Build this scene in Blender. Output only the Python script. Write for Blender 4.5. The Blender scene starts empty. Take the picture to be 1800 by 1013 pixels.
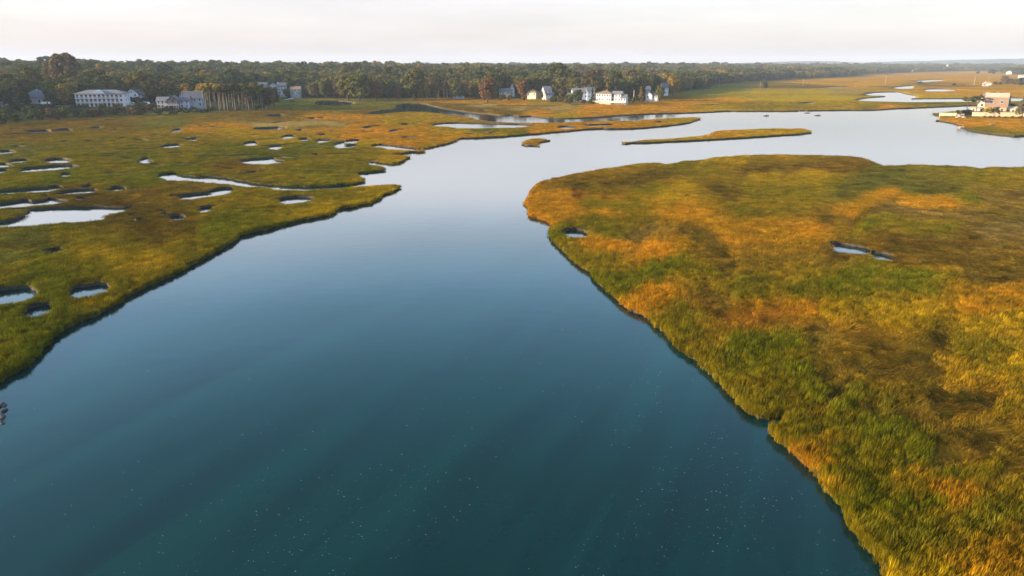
import bpy, bmesh, math, random
import numpy as np
from mathutils import Vector, Matrix
from mathutils.geometry import delaunay_2d_cdt

random.seed(7)
RNG = np.random.default_rng(7)
sc = bpy.context.scene
R = math.radians

# ------------------------------------------------------------------ camera
CAM_H = 30.0
PITCH = math.atan(394.5 / 1200.0)
cam_d = bpy.data.cameras.new('camera')
cam = bpy.data.objects.new('camera', cam_d)
sc.collection.objects.link(cam)
cam.location = (0, 0, CAM_H)
cam.rotation_euler = (R(90) - PITCH, 0, 0)
cam_d.sensor_width = 36.0
cam_d.lens = 24.0
cam_d.clip_start = 0.5
cam_d.clip_end = 30000
sc.camera = cam

# ------------------------------------------------------------------ sky and sun
SUN_AZ = R(-105)      # from the view direction, negative = to the left
SUN_EL = R(12)
world = bpy.data.worlds.new('World')
sc.world = world
world.use_nodes = True
wn = world.node_tree.nodes
wl = world.node_tree.links
wn.clear()
w_out = wn.new('ShaderNodeOutputWorld')
w_bg = wn.new('ShaderNodeBackground')
w_sky = wn.new('ShaderNodeTexSky')
w_sky.sky_type = 'NISHITA'
w_sky.sun_disc = False
w_sky.sun_elevation = SUN_EL
w_sky.sun_rotation = SUN_AZ
w_sky.altitude = 30
w_sky.air_density = 1.0
w_sky.dust_density = 1.6
w_sky.ozone_density = 1.8
w_bg.inputs['Strength'].default_value = 0.14
# a thin high veil of cloud over the clear sky, thicker towards the horizon
w_tc = wn.new('ShaderNodeTexCoord')
w_sep = wn.new('ShaderNodeSeparateXYZ')
wl.new(w_tc.outputs['Generated'], w_sep.inputs[0])
def w_ramp(stops):
    r = wn.new('ShaderNodeValToRGB'); e = r.color_ramp.elements
    while len(e) < len(stops): e.new(0.5)
    for k, (pos, c) in zip(e, stops): k.position = pos; k.color = (*c, 1)
    wl.new(w_sep.outputs['Z'], r.inputs['Fac']); return r
w_map = w_ramp([(0.0, (.80,) * 3), (0.08, (.76,) * 3), (0.18, (.74,) * 3), (0.31, (.58,) * 3), (0.56, (0.0,) * 3)])
w_vc = w_ramp([(0.0, (.250, .228, .243)), (0.08, (.288, .258, .276)), (0.18, (.70, .67, .71)), (0.31, (.30, .56, .83)), (0.5, (.10, .42, .68))])
w_mp = wn.new('ShaderNodeMapping')
w_mp.inputs['Scale'].default_value = (2.2, 2.2, 16.0)
wl.new(w_tc.outputs['Generated'], w_mp.inputs['Vector'])
w_no = wn.new('ShaderNodeTexNoise')
w_no.inputs['Scale'].default_value = 1.6
w_no.inputs['Detail'].default_value = 6
w_no.inputs['Roughness'].default_value = 0.55
wl.new(w_mp.outputs[0], w_no.inputs['Vector'])
w_cr = wn.new('ShaderNodeMapRange')
w_cr.inputs['From Min'].default_value = 0.35
w_cr.inputs['From Max'].default_value = 0.7
w_cr.inputs['To Min'].default_value = 1.0
w_cr.inputs['To Max'].default_value = 0.83
wl.new(w_no.outputs['Fac'], w_cr.inputs['Value'])
w_veil = wn.new('ShaderNodeMix')
w_veil.data_type = 'RGBA'
w_veil.blend_type = 'MULTIPLY'
w_veil.inputs['Factor'].default_value = 1.0
w_vs = wn.new('ShaderNodeVectorMath'); w_vs.operation = 'SCALE'; w_vs.inputs['Scale'].default_value = 8.0
wl.new(w_vc.outputs['Color'], w_vs.inputs[0]); wl.new(w_vs.outputs[0], w_veil.inputs[6])
wl.new(w_cr.outputs[0], w_veil.inputs[7])
w_mix = wn.new('ShaderNodeMix')
w_mix.data_type = 'RGBA'
wl.new(w_map.outputs[0], w_mix.inputs['Factor'])
wl.new(w_sky.outputs[0], w_mix.inputs[6])
wl.new(w_veil.outputs[2], w_mix.inputs[7])
wl.new(w_mix.outputs[2], w_bg.inputs['Color'])
wl.new(w_bg.outputs[0], w_out.inputs['Surface'])

sun_d = bpy.data.lights.new('sun', 'SUN')
sun_d.energy = 4.4
sun_d.angle = R(0.6)
sun_d.color = (1.0, 0.74, 0.46)
sun = bpy.data.objects.new('sun', sun_d)
sc.collection.objects.link(sun)
sdir = Vector((math.sin(SUN_AZ) * math.cos(SUN_EL), math.cos(SUN_AZ) * math.cos(SUN_EL), math.sin(SUN_EL)))
sun.rotation_euler = sdir.to_track_quat('Z', 'Y').to_euler()
sun.location = (-200, -30, 120)

sc.view_settings.view_transform = 'Standard'
sc.view_settings.look = 'None'
sc.view_settings.exposure = 1.65
sc.view_settings.gamma = 1.0
sc.view_settings.use_curve_mapping = False
sc.render.engine = 'CYCLES'
sc.cycles.use_denoising = True
sc.cycles.max_bounces = 6
sc.cycles.volume_bounces = 0
sc.cycles.transparent_max_bounces = 8

# ------------------------------------------------------------------ helpers
CP, SP = math.cos(PITCH), math.sin(PITCH)
def G(px, py, z=0.0):
    """ground point at height z seen at photo position px, py (1800 x 1013)"""
    dx = (px - 900) / 1200.0
    dy = (506.5 - py) / 1200.0
    dirv = (dx, CP + dy * SP, -SP + dy * CP)
    t = (CAM_H - z) / -dirv[2]
    return Vector((dirv[0] * t, dirv[1] * t, z))
def proj(x, y, z):
    """photo position of world points (numpy)"""
    zz = z - CAM_H
    dep = y * CP - zz * SP
    up = y * SP + zz * CP
    dep = np.maximum(dep, 1e-3)
    return 900 + 1200 * x / dep, 506.5 - 1200 * up / dep
def pxm(p):
    """photo pixels per metre at a world point"""
    return 1200.0 / (p[1] * CP - (p[2] - CAM_H) * SP)

def _hash(ix, iy, s):
    n = (ix.astype(np.int64) * 374761393 + iy.astype(np.int64) * 668265263 + s * 69069) & 0x7fffffff
    n = ((n ^ (n >> 13)) * 1274126177) & 0x7fffffff
    n = (n ^ (n >> 16)) & 0x7fffffff
    return n / float(0x7fffffff)
def vnoise(x, y, s=0):
    x = np.asarray(x, float); y = np.asarray(y, float)
    ix = np.floor(x); iy = np.floor(y)
    fx = x - ix; fy = y - iy
    fx = fx * fx * (3 - 2 * fx); fy = fy * fy * (3 - 2 * fy)
    a = _hash(ix, iy, s); b = _hash(ix + 1, iy, s); c = _hash(ix, iy + 1, s); d = _hash(ix + 1, iy + 1, s)
    return (a * (1 - fx) + b * fx) * (1 - fy) + (c * (1 - fx) + d * fx) * fy
def fbm(x, y, s=0, o=4):
    v = 0.0; a = 0.5; t = 0.0
    x = np.asarray(x, float); y = np.asarray(y, float)
    for i in range(o):
        v = v + a * vnoise(x * 2 ** i, y * 2 ** i, s + i * 17); t += a; a *= 0.5
    return v / t
def sstep(v):
    v = np.clip(v, 0, 1)
    return v * v * (3 - 2 * v)
def inpoly(poly, x, y):
    poly = np.asarray(poly)
    res = np.zeros(len(x), bool)
    lo = poly.min(0); hi = poly.max(0)
    m = (x >= lo[0]) & (x <= hi[0]) & (y >= lo[1]) & (y <= hi[1])
    if not m.any(): return res
    xs, ys = x[m], y[m]
    r = np.zeros(len(xs), bool)
    x0, y0 = poly[-1]
    for x1, y1 in poly:
        if y0 != y1:
            c = ((y1 > ys) != (y0 > ys)) & (xs < (x0 - x1) * (ys - y1) / (y0 - y1) + x1)
            r ^= c
        x0, y0 = x1, y1
    res[m] = r
    return res
def polydist(poly, x, y):
    poly = np.asarray(poly, float)
    best = np.full(len(x), 1e18)
    a = poly[-1]
    for b in poly:
        ex, ey = b - a
        L = ex * ex + ey * ey + 1e-12
        t = np.clip(((x - a[0]) * ex + (y - a[1]) * ey) / L, 0, 1)
        best = np.minimum(best, (x - a[0] - t * ex) ** 2 + (y - a[1] - t * ey) ** 2)
        a = b
    return np.sqrt(best)

def link(o, parent=None):
    sc.collection.objects.link(o)
    if parent is not None: o.parent = parent
    return o
def mesh_np(name, verts, faces, mats=()):
    """verts (n,3), faces (m,k) numpy -> mesh"""
    me = bpy.data.meshes.new(name)
    verts = np.asarray(verts, np.float32); faces = np.asarray(faces, np.int32)
    k = faces.shape[1]
    me.vertices.add(len(verts)); me.vertices.foreach_set('co', verts.ravel())
    me.loops.add(faces.size); me.loops.foreach_set('vertex_index', faces.ravel())
    me.polygons.add(len(faces)); me.polygons.foreach_set('loop_start', np.arange(0, faces.size, k, dtype=np.int32))
    me.polygons.foreach_set('loop_total', np.full(len(faces), k, np.int32))
    for m in mats: me.materials.append(m)
    me.update(calc_edges=True); me.validate()
    return me
def mobj(name, me, parent=None, loc=None):
    o = bpy.data.objects.new(name, me)
    if loc is not None: o.location = loc
    return link(o, parent)
def thing(name, label, cat, loc=(0, 0, 0), rz=0.0, group=None):
    o = bpy.data.objects.new(name, None)
    o.empty_display_size = 0.5
    o.location = loc; o.rotation_euler = (0, 0, rz)
    tag(o, label, cat, group)
    return link(o)
def tag(o, label, cat, group=None):
    o['label'] = label; o['category'] = cat
    if group: o['group'] = group
    return o
class MB:
    """collects boxes, prisms and tubes into one mesh"""
    def __init__(s): s.v = []; s.f = []; s.m = []
    def poly(s, pts, faces, mi=0):
        n = len(s.v); s.v += [tuple(p) for p in pts]
        for f in faces: s.f.append([i + n for i in f]); s.m.append(mi)
    def box(s, x0, x1, y0, y1, z0, z1, mi=0):
        p = [(x0, y0, z0), (x1, y0, z0), (x1, y1, z0), (x0, y1, z0), (x0, y0, z1), (x1, y0, z1), (x1, y1, z1), (x0, y1, z1)]
        s.poly(p, [(0, 3, 2, 1), (4, 5, 6, 7), (0, 1, 5, 4), (1, 2, 6, 5), (2, 3, 7, 6), (3, 0, 4, 7)], mi); return s
    def tube(s, pts, rad, n=6, mi=0, cap=True):
        pts = [Vector(p) for p in pts]; rings = []
        for i, p in enumerate(pts):
            d = (pts[min(i + 1, len(pts) - 1)] - pts[max(i - 1, 0)]).normalized()
            a = d.orthogonal().normalized() if abs(d.z) < 0.9 else Vector((1, 0, 0))
            a = (a - d * a.dot(d)).normalized(); b = d.cross(a)
            r = rad[i] if isinstance(rad, (list, tuple)) else rad
            rings.append([p + (a * math.cos(6.2832 * k / n) + b * math.sin(6.2832 * k / n)) * r for k in range(n)])
        base = len(s.v); s.v += [tuple(q) for rg in rings for q in rg]
        for i in range(len(rings) - 1):
            for k in range(n):
                k2 = (k + 1) % n
                s.f.append([base + i * n + k, base + i * n + k2, base + (i + 1) * n + k2, base + (i + 1) * n + k]); s.m.append(mi)
        if cap:
            s.f.append([base + k for k in reversed(range(n))]); s.m.append(mi)
            s.f.append([base + (len(rings) - 1) * n + k for k in range(n)]); s.m.append(mi)
        return s
    def mesh(s, name, mats, smooth=False):
        me = bpy.data.meshes.new(name); me.from_pydata(s.v, [], s.f)
        for m in (mats if isinstance(mats, (list, tuple)) else [mats]): me.materials.append(m)
        if len(me.materials) > 1: me.polygons.foreach_set('material_index', s.m)
        if smooth: me.polygons.foreach_set('use_smooth', [True] * len(me.polygons))
        me.update(); return me
    def build(s, name, mats, parent=None, smooth=False):
        return mobj(name, s.mesh(name, mats, smooth), parent)

# ------------------------------------------------------------------ materials
def newmat(name):
    m = bpy.data.materials.new(name); m.use_nodes = True
    nt = m.node_tree; nt.nodes.clear()
    o = nt.nodes.new('ShaderNodeOutputMaterial')
    return m, nt, o
def N(nt, t, **kw):
    n = nt.nodes.new(t)
    for k, v in kw.items(): setattr(n, k, v)
    return n
def plain(name, col, rough=0.7, noise=0.25, scale=3.0, bump=0.0, spec=0.3, metallic=0.0):
    m, nt, o = newmat(name)
    b = N(nt, 'ShaderNodeBsdfPrincipled')
    b.inputs['Roughness'].default_value = rough
    b.inputs['Specular IOR Level'].default_value = spec
    b.inputs['Metallic'].default_value = metallic
    tc = N(nt, 'ShaderNodeTexCoord')
    no = N(nt, 'ShaderNodeTexNoise'); no.inputs['Scale'].default_value = scale; no.inputs['Detail'].default_value = 5
    nt.links.new(tc.outputs['Object'], no.inputs['Vector'])
    mr = N(nt, 'ShaderNodeMapRange'); mr.inputs['From Min'].default_value = 0.3; mr.inputs['From Max'].default_value = 0.7
    mr.inputs['To Min'].default_value = 1 - noise; mr.inputs['To Max'].default_value = 1 + noise
    nt.links.new(no.outputs['Fac'], mr.inputs['Value'])
    mx = N(nt, 'ShaderNodeVectorMath', operation='SCALE')
    mx.inputs[0].default_value = col[:3]
    nt.links.new(mr.outputs[0], mx.inputs['Scale'])
    nt.links.new(mx.outputs[0], b.inputs['Base Color'])
    if bump:
        bp = N(nt, 'ShaderNodeBump'); bp.inputs['Strength'].default_value = bump; bp.inputs['Distance'].default_value = 0.1
        nt.links.new(no.outputs['Fac'], bp.inputs['Height']); nt.links.new(bp.outputs[0], b.inputs['Normal'])
    nt.links.new(b.outputs[0], o.inputs['Surface'])
    return m
def leafmat(name, source, trans=0.25, dev=0.35, fixed=None, nscale=0.5):
    """foliage or grass; colour from the instance, the object or fixed"""
    m, nt, o = newmat(name)
    if source == 'INSTANCER':
        a = N(nt, 'ShaderNodeAttribute', attribute_type='INSTANCER', attribute_name='col'); c = a.outputs['Color']
    elif source == 'OBJECT':
        a = N(nt, 'ShaderNodeObjectInfo'); c = a.outputs['Color']
    else:
        a = N(nt, 'ShaderNodeRGB'); a.outputs[0].default_value = (*fixed, 1); c = a.outputs[0]
    g = N(nt, 'ShaderNodeNewGeometry')
    mr = N(nt, 'ShaderNodeMapRange'); mr.inputs['To Min'].default_value = 1 - dev; mr.inputs['To Max'].default_value = 1 + dev
    nt.links.new(g.outputs['Random Per Island'], mr.inputs['Value'])
    no = N(nt, 'ShaderNodeTexNoise'); no.inputs['Scale'].default_value = nscale; no.inputs['Detail'].default_value = 2
    nt.links.new(g.outputs['Position'], no.inputs['Vector'])
    mr2 = N(nt, 'ShaderNodeMapRange'); mr2.inputs['From Min'].default_value = .3; mr2.inputs['From Max'].default_value = .7
    mr2.inputs['To Min'].default_value = 0.8; mr2.inputs['To Max'].default_value = 1.2
    nt.links.new(no.outputs['Fac'], mr2.inputs['Value'])
    mm = N(nt, 'ShaderNodeMath', operation='MULTIPLY')
    nt.links.new(mr.outputs[0], mm.inputs[0]); nt.links.new(mr2.outputs[0], mm.inputs[1])
    sc_ = N(nt, 'ShaderNodeVectorMath', operation='SCALE')
    nt.links.new(c, sc_.inputs[0]); nt.links.new(mm.outputs[0], sc_.inputs['Scale'])
    d = N(nt, 'ShaderNodeBsdfDiffuse'); t = N(nt, 'ShaderNodeBsdfTranslucent'); mx = N(nt, 'ShaderNodeMixShader')
    mx.inputs[0].default_value = trans
    nt.links.new(sc_.outputs[0], d.inputs['Color']); nt.links.new(sc_.outputs[0], t.inputs['Color'])
    nt.links.new(d.outputs[0], mx.inputs[1]); nt.links.new(t.outputs[0], mx.inputs[2])
    nt.links.new(mx.outputs[0], o.inputs['Surface'])
    return m

M = {}
M['leaf_obj'] = leafmat('foliage', 'OBJECT', 0.22, 0.35)
M['leaf_ins'] = leafmat('woodland_foliage', 'INSTANCER', 0.22, 0.35)
M['grass_ins'] = leafmat('marsh_grass_blades', 'INSTANCER', 0.30, 0.55, nscale=0.35)
M['bark'] = plain('bark', (0.075, 0.058, 0.045), 0.9, 0.35, 4, 0.4)
M['bark_pale'] = plain('pale_bark', (0.19, 0.16, 0.13), 0.9, 0.3, 3, 0.3)
M['white'] = plain('white_clapboard', (0.50, 0.50, 0.52), 0.6, 0.05, 2)
M['cream'] = plain('cream_clapboard', (0.62, 0.52, 0.38), 0.6, 0.06, 2)
M['bluegrey'] = plain('blue_grey_siding', (0.36, 0.42, 0.50), 0.65, 0.07, 2)
M['maroon'] = plain('maroon_shingle_siding', (0.09, 0.045, 0.055), 0.75, 0.12, 4)
M['greyside'] = plain('weathered_grey_siding', (0.30, 0.30, 0.31), 0.7, 0.1, 3)
M['roof_grey'] = plain('grey_asphalt_shingles', (0.15, 0.155, 0.17), 0.85, 0.15, 5)
M['roof_blue'] = plain('slate_blue_shingles', (0.10, 0.11, 0.14), 0.85, 0.15, 5)
M['roof_brown'] = plain('brown_shingles', (0.21, 0.145, 0.105), 0.85, 0.18, 6)
M['roof_pale'] = plain('pale_roof_membrane', (0.46, 0.36, 0.27), 0.8, 0.08, 3)
M['cedar'] = plain('cedar_shingle_wall', (0.42, 0.27, 0.15), 0.8, 0.15, 5)
M['glass'] = plain('window_glass', (0.03, 0.035, 0.045), 0.12, 0.2, 2, spec=0.5)
M['brick'] = plain('chimney_brick', (0.25, 0.12, 0.09), 0.85, 0.2, 6)
M['stone'] = plain('seawall_concrete', (0.66, 0.54, 0.36), 0.85, 0.14, 1.5, 0.3)
M['boulder'] = plain('granite_boulder', (0.36, 0.29, 0.24), 0.9, 0.3, 2, 0.5)
M['rock'] = plain('dark_wet_rock', (0.030, 0.032, 0.036), 0.6, 0.35, 4, 0.5)
M['pole'] = plain('weathered_pole_wood', (0.33, 0.27, 0.22), 0.9, 0.2, 3)
M['paint'] = plain('vehicle_paint_white', (0.75, 0.75, 0.76), 0.35, 0.03, 2)
M['teal'] = plain('vehicle_paint_teal', (0.35, 0.47, 0.47), 0.35, 0.03, 2)
M['rubber'] = plain('tyre_rubber', (0.02, 0.02, 0.02), 0.85, 0.2, 5)
M['kayak'] = plain('kayak_plastic', (0.10, 0.07, 0.07), 0.4, 0.1, 3)
M['cloth'] = plain('dark_clothing', (0.05, 0.045, 0.06), 0.9, 0.2, 5)
M['foam'] = plain('foam', (0.22, 0.26, 0.26), 0.9, 0.1, 5)
M['asphalt'] = plain('asphalt', (0.16, 0.145, 0.13), 0.9, 0.15, 0.5)
M['grave'] = plain('dinghy_grey_paint', (0.30, 0.29, 0.29), 0.6, 0.15, 3)

def ground_mat():
    m, nt, o = newmat('marsh_ground')
    L = nt.links.new
    a = N(nt, 'ShaderNodeAttribute', attribute_type='GEOMETRY', attribute_name='col')
    g = N(nt, 'ShaderNodeNewGeometry')
    acc = None
    for scale, amp, det in ((0.012, 0.30, 3), (0.16, 0.40, 5), (1.3, 0.45, 4)):
        no = N(nt, 'ShaderNodeTexNoise'); no.inputs['Scale'].default_value = scale; no.inputs['Detail'].default_value = det
        no.inputs['Roughness'].default_value = 0.6
        L(g.outputs['Position'], no.inputs['Vector'])
        mr = N(nt, 'ShaderNodeMapRange'); mr.inputs['From Min'].default_value = 0.3; mr.inputs['From Max'].default_value = 0.7
        mr.inputs['To Min'].default_value = 1 - amp; mr.inputs['To Max'].default_value = 1 + amp * 0.8
        L(no.outputs['Fac'], mr.inputs['Value'])
        if acc is None: acc = mr.outputs[0]
        else:
            mm = N(nt, 'ShaderNodeMath', operation='MULTIPLY'); L(acc, mm.inputs[0]); L(mr.outputs[0], mm.inputs[1]); acc = mm.outputs[0]
    s = N(nt, 'ShaderNodeVectorMath', operation='SCALE'); L(a.outputs['Color'], s.inputs[0]); L(acc, s.inputs['Scale'])
    b = N(nt, 'ShaderNodeBsdfPrincipled'); b.inputs['Roughness'].default_value = 1.0; b.inputs['Specular IOR Level'].default_value = 0.0
    L(s.outputs[0], b.inputs['Base Color'])
    no = N(nt, 'ShaderNodeTexNoise'); no.inputs['Scale'].default_value = 0.9; no.inputs['Detail'].default_value = 6; no.inputs['Roughness'].default_value = 0.75
    L(g.outputs['Position'], no.inputs['Vector'])
    bp = N(nt, 'ShaderNodeBump'); bp.inputs['Strength'].default_value = 0.9; bp.inputs['Distance'].default_value = 0.55
    L(no.outputs['Fac'], bp.inputs['Height']); L(bp.outputs[0], b.inputs['Normal'])
    L(b.outputs[0], o.inputs['Surface'])
    return m
M['ground'] = ground_mat()
M['mud'] = plain('peat_bank_mud', (0.034, 0.027, 0.020), 0.75, 0.35, 1.5, 0.5)

def water_mat():
    m, nt, o = newmat('river_water')
    L = nt.links.new
    g = N(nt, 'ShaderNodeNewGeometry')
    b = N(nt, 'ShaderNodeBsdfPrincipled')
    b.inputs['Roughness'].default_value = 0.03
    b.inputs['IOR'].default_value = 1.333
    # drifting turbid streaks
    mr_ = N(nt, 'ShaderNodeMapping'); mr_.inputs['Rotation'].default_value = (0, 0, R(-64)); L(g.outputs['Position'], mr_.inputs['Vector'])
    mp = N(nt, 'ShaderNodeMapping'); mp.inputs['Scale'].default_value = (0.014, 0.16, 0.05)
    L(mr_.outputs[0], mp.inputs['Vector'])
    no = N(nt, 'ShaderNodeTexNoise'); no.inputs['Scale'].default_value = 1.4; no.inputs['Detail'].default_value = 4; no.inputs['Distortion'].default_value = 0.6
    L(mp.outputs[0], no.inputs['Vector'])
    cr = N(nt, 'ShaderNodeValToRGB')
    cr.color_ramp.elements[0].position = 0.35; cr.color_ramp.elements[0].color = (0.0002, 0.0165, 0.0165, 1)
    cr.color_ramp.elements[1].position = 0.72; cr.color_ramp.elements[1].color = (0.0004, 0.0325, 0.0285, 1)
    L(no.outputs['Fac'], cr.inputs['Fac']); L(cr.outputs['Color'], b.inputs['Base Color'])
    # small ripples
    acc = None
    for scale, st, dist in ((0.55, 0.10, 0.10), (3.0, 0.12, 0.03)):
        mp2 = N(nt, 'ShaderNodeMapping'); mp2.inputs['Rotation'].default_value = (0, 0, R(20)); mp2.inputs['Scale'].default_value = (0.5, 1.3, 1)
        L(g.outputs['Position'], mp2.inputs['Vector'])
        n2 = N(nt, 'ShaderNodeTexNoise'); n2.inputs['Scale'].default_value = scale; n2.inputs['Detail'].default_value = 3
        L(mp2.outputs[0], n2.inputs['Vector'])
        bp = N(nt, 'ShaderNodeBump'); bp.inputs['Strength'].default_value = st; bp.inputs['Distance'].default_value = dist
        L(n2.outputs['Fac'], bp.inputs['Height'])
        if acc is not None: L(acc, bp.inputs['Normal'])
        acc = bp.outputs[0]
    L(acc, b.inputs['Normal'])
    L(b.outputs[0], o.inputs['Surface'])
    return m
M['water'] = water_mat()
#PART2

# ------------------------------------------------------------------ water outlines (read off the photograph, laid on the ground)
RIVER = [(0,672),(14,661),(40,647),(46,639),(61,627),(80,607),(91,595),(111,581),(127,571),(144,564),(177,551),(206,535),(209,528),(235,517),(265,501),(290,490),(326,472),(359,455),(392,436),(414,422),(411,416),(440,411),(462,405),(492,397),(512,391),(550,385),(575,379),(591,372),(589,369),(607,367),(632,362),(655,356),(667,351),(667,349),(677,342),(695,337),(696,334),(704,330),(704,325),(695,322),(680,323),(650,325),(625,327),(595,330),(555,332),(530,334),(475,333),(472,329),(450,328),(425,327),(400,323),(370,320),(335,316),(290,316),(286,312),(270,309),(278,307),(305,304.5),(325,311),(390,312),(425,320),(475,326),(530,330),(575,329),(612,326),(637,322),(643,316),(635,309),(627,306),(650,304),(675,302),(681,295),(670,290),(640,287.5),(650,285.5),(672,287.5),(690,290),(705,287),(716,282),(719,279),(727,272),(677,270.5),(725,269),(747,266),(745,264),(710,262.5),(680,261.5),(679,259.5),(650,255),(665,254.5),(687,256),(707,259),(730,262),(750,262),(775,257),(805,249),(806,246),(810,244),(839,244),(875,242),(917,239),(951,236),(985,233),(1026,229),(1062,227),(1065,228),(1100,228),(1151,225),(1190,221),(1215,217),(1230,213),(1238,207),(1226,205),(1185,206),(1134,209),(1094,211),(1034,212.5),(985,214.5),(951,215),(901,214.5),(875,213),(842,210),(833,205.5),(792,200.5),(766,197),(733,195),(701,196),(657,200),(646,201),(667,196),(698,193),(701,189),(699,186),(716,183),(741,183),(756,188),(783,193),(825,199),(859,202),(882,205),(894,203),(904,206),(924,206),(932,205),(951,208),(1001,209.5),(1052,207.5),(1101,203.5),(1151,201),(1201,200),(1252,198),(1282,196),(1300,196.5),(1351,196.5),(1393,196.5),(1435,195.3),(1485,194.3),(1533,194.4),(1567,192),(1617,190),(1668,188),(1701,186),(1740,186),(1745,189),(1715,192),(1690,193.5),(1665,195.5),(1650,198),(1637,200),(1650,203.5),(1655,207),(1643,211),(1651,213),(1678,218),(1690,222),(1696,224.5),(1694,229),(1710,232.6),(1735,236),(1760,238),(1777,239),(1785,241),(1800,239),(1900,246),(2150,262),(2700,300),(2700,330),(2150,300),(1900,293),(1800,290),(1787,292.5),(1760,292),(1740,291),(1722,295),(1710,291),(1662,289),(1625,288),(1585,287),(1580,289),(1572,290),(1562,289),(1550,290.5),(1547,287.5),(1525,277),(1500,273),(1450,271),(1350,270),(1300,272),(1262,274.5),(1245,277),(1227,280.5),(1200,281),(1185,285),(1170,287),(1157,284),(1125,286),(1095,290),(1065,294),(1020,301),(987,309),(960,314),(947,319),(935,334),(934,338),(922,352),(921,360),(934,366),(932,375),(935,381),(955,387),(972,394),(985,396),(967,398),(965,407),(972,422),(992,441),(1012,461),(1020,470),(1042,480),(1047,491),(1070,515),(1100,540),(1114,548),(1150,565),(1153,576),(1178,590),(1179,601),(1205,622),(1228,636),(1244,652),(1267,672),(1292,699),(1314,724),(1330,731),(1344,736),(1361,733),(1375,731),(1388,736),(1386,741),(1357,748),(1355,758),(1362,768),(1396,793),(1414,816),(1442,839),(1454,861),(1479,882),(1489,904),(1501,929),(1535,972),(1560,1004),(1566,1013),(1640,1110),(1800,1320),(2300,2100),(-3200,2100),(-1500,1100),(-700,880),(-250,775),(-110,730)]
ISLANDS = [
 [(917.5,251.4),(922.5,246.9),(932.5,243.5),(951,242.4),(964.4,245.2),(967.8,247.7),(961,248.6),(946,251),(942.6,252.4),(950,255.3),(942.6,256.6),(924,256.6),(918.3,254.4)],
 [(1092,252),(1117,252.4),(1168,250.2),(1235,247),(1300,243.5),(1350,240),(1401,237),(1418,234.6),(1430,231.4),(1418,227.3),(1409,225),(1392,225.6),(1367,224.7),(1317,226.7),(1275,228),(1258,230),(1253,233.5),(1245,235.6),(1235,237.7),(1193,241.8),(1159,244),(1121,246),(1101,250.2)],
]
def Z1(pts): return [(x / 4, 180 + y / 4) for x, y in pts]
def Z2(pts): return [(400 + x / 4, 180 + y / 4) for x, y in pts]
def Z3(pts): return [(x / 3.618, 400 + y / 3.618) for x, y in pts]
def Z5(pts): return [(1350 + x / 4, 250 + y / 4) for x, y in pts]
def Z4(pts): return [(900 + x / 4, 250 + y / 4) for x, y in pts]
def ZR(pts): return [(1500 + x / 5.96, 90 + y / 5.96) for x, y in pts]
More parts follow.
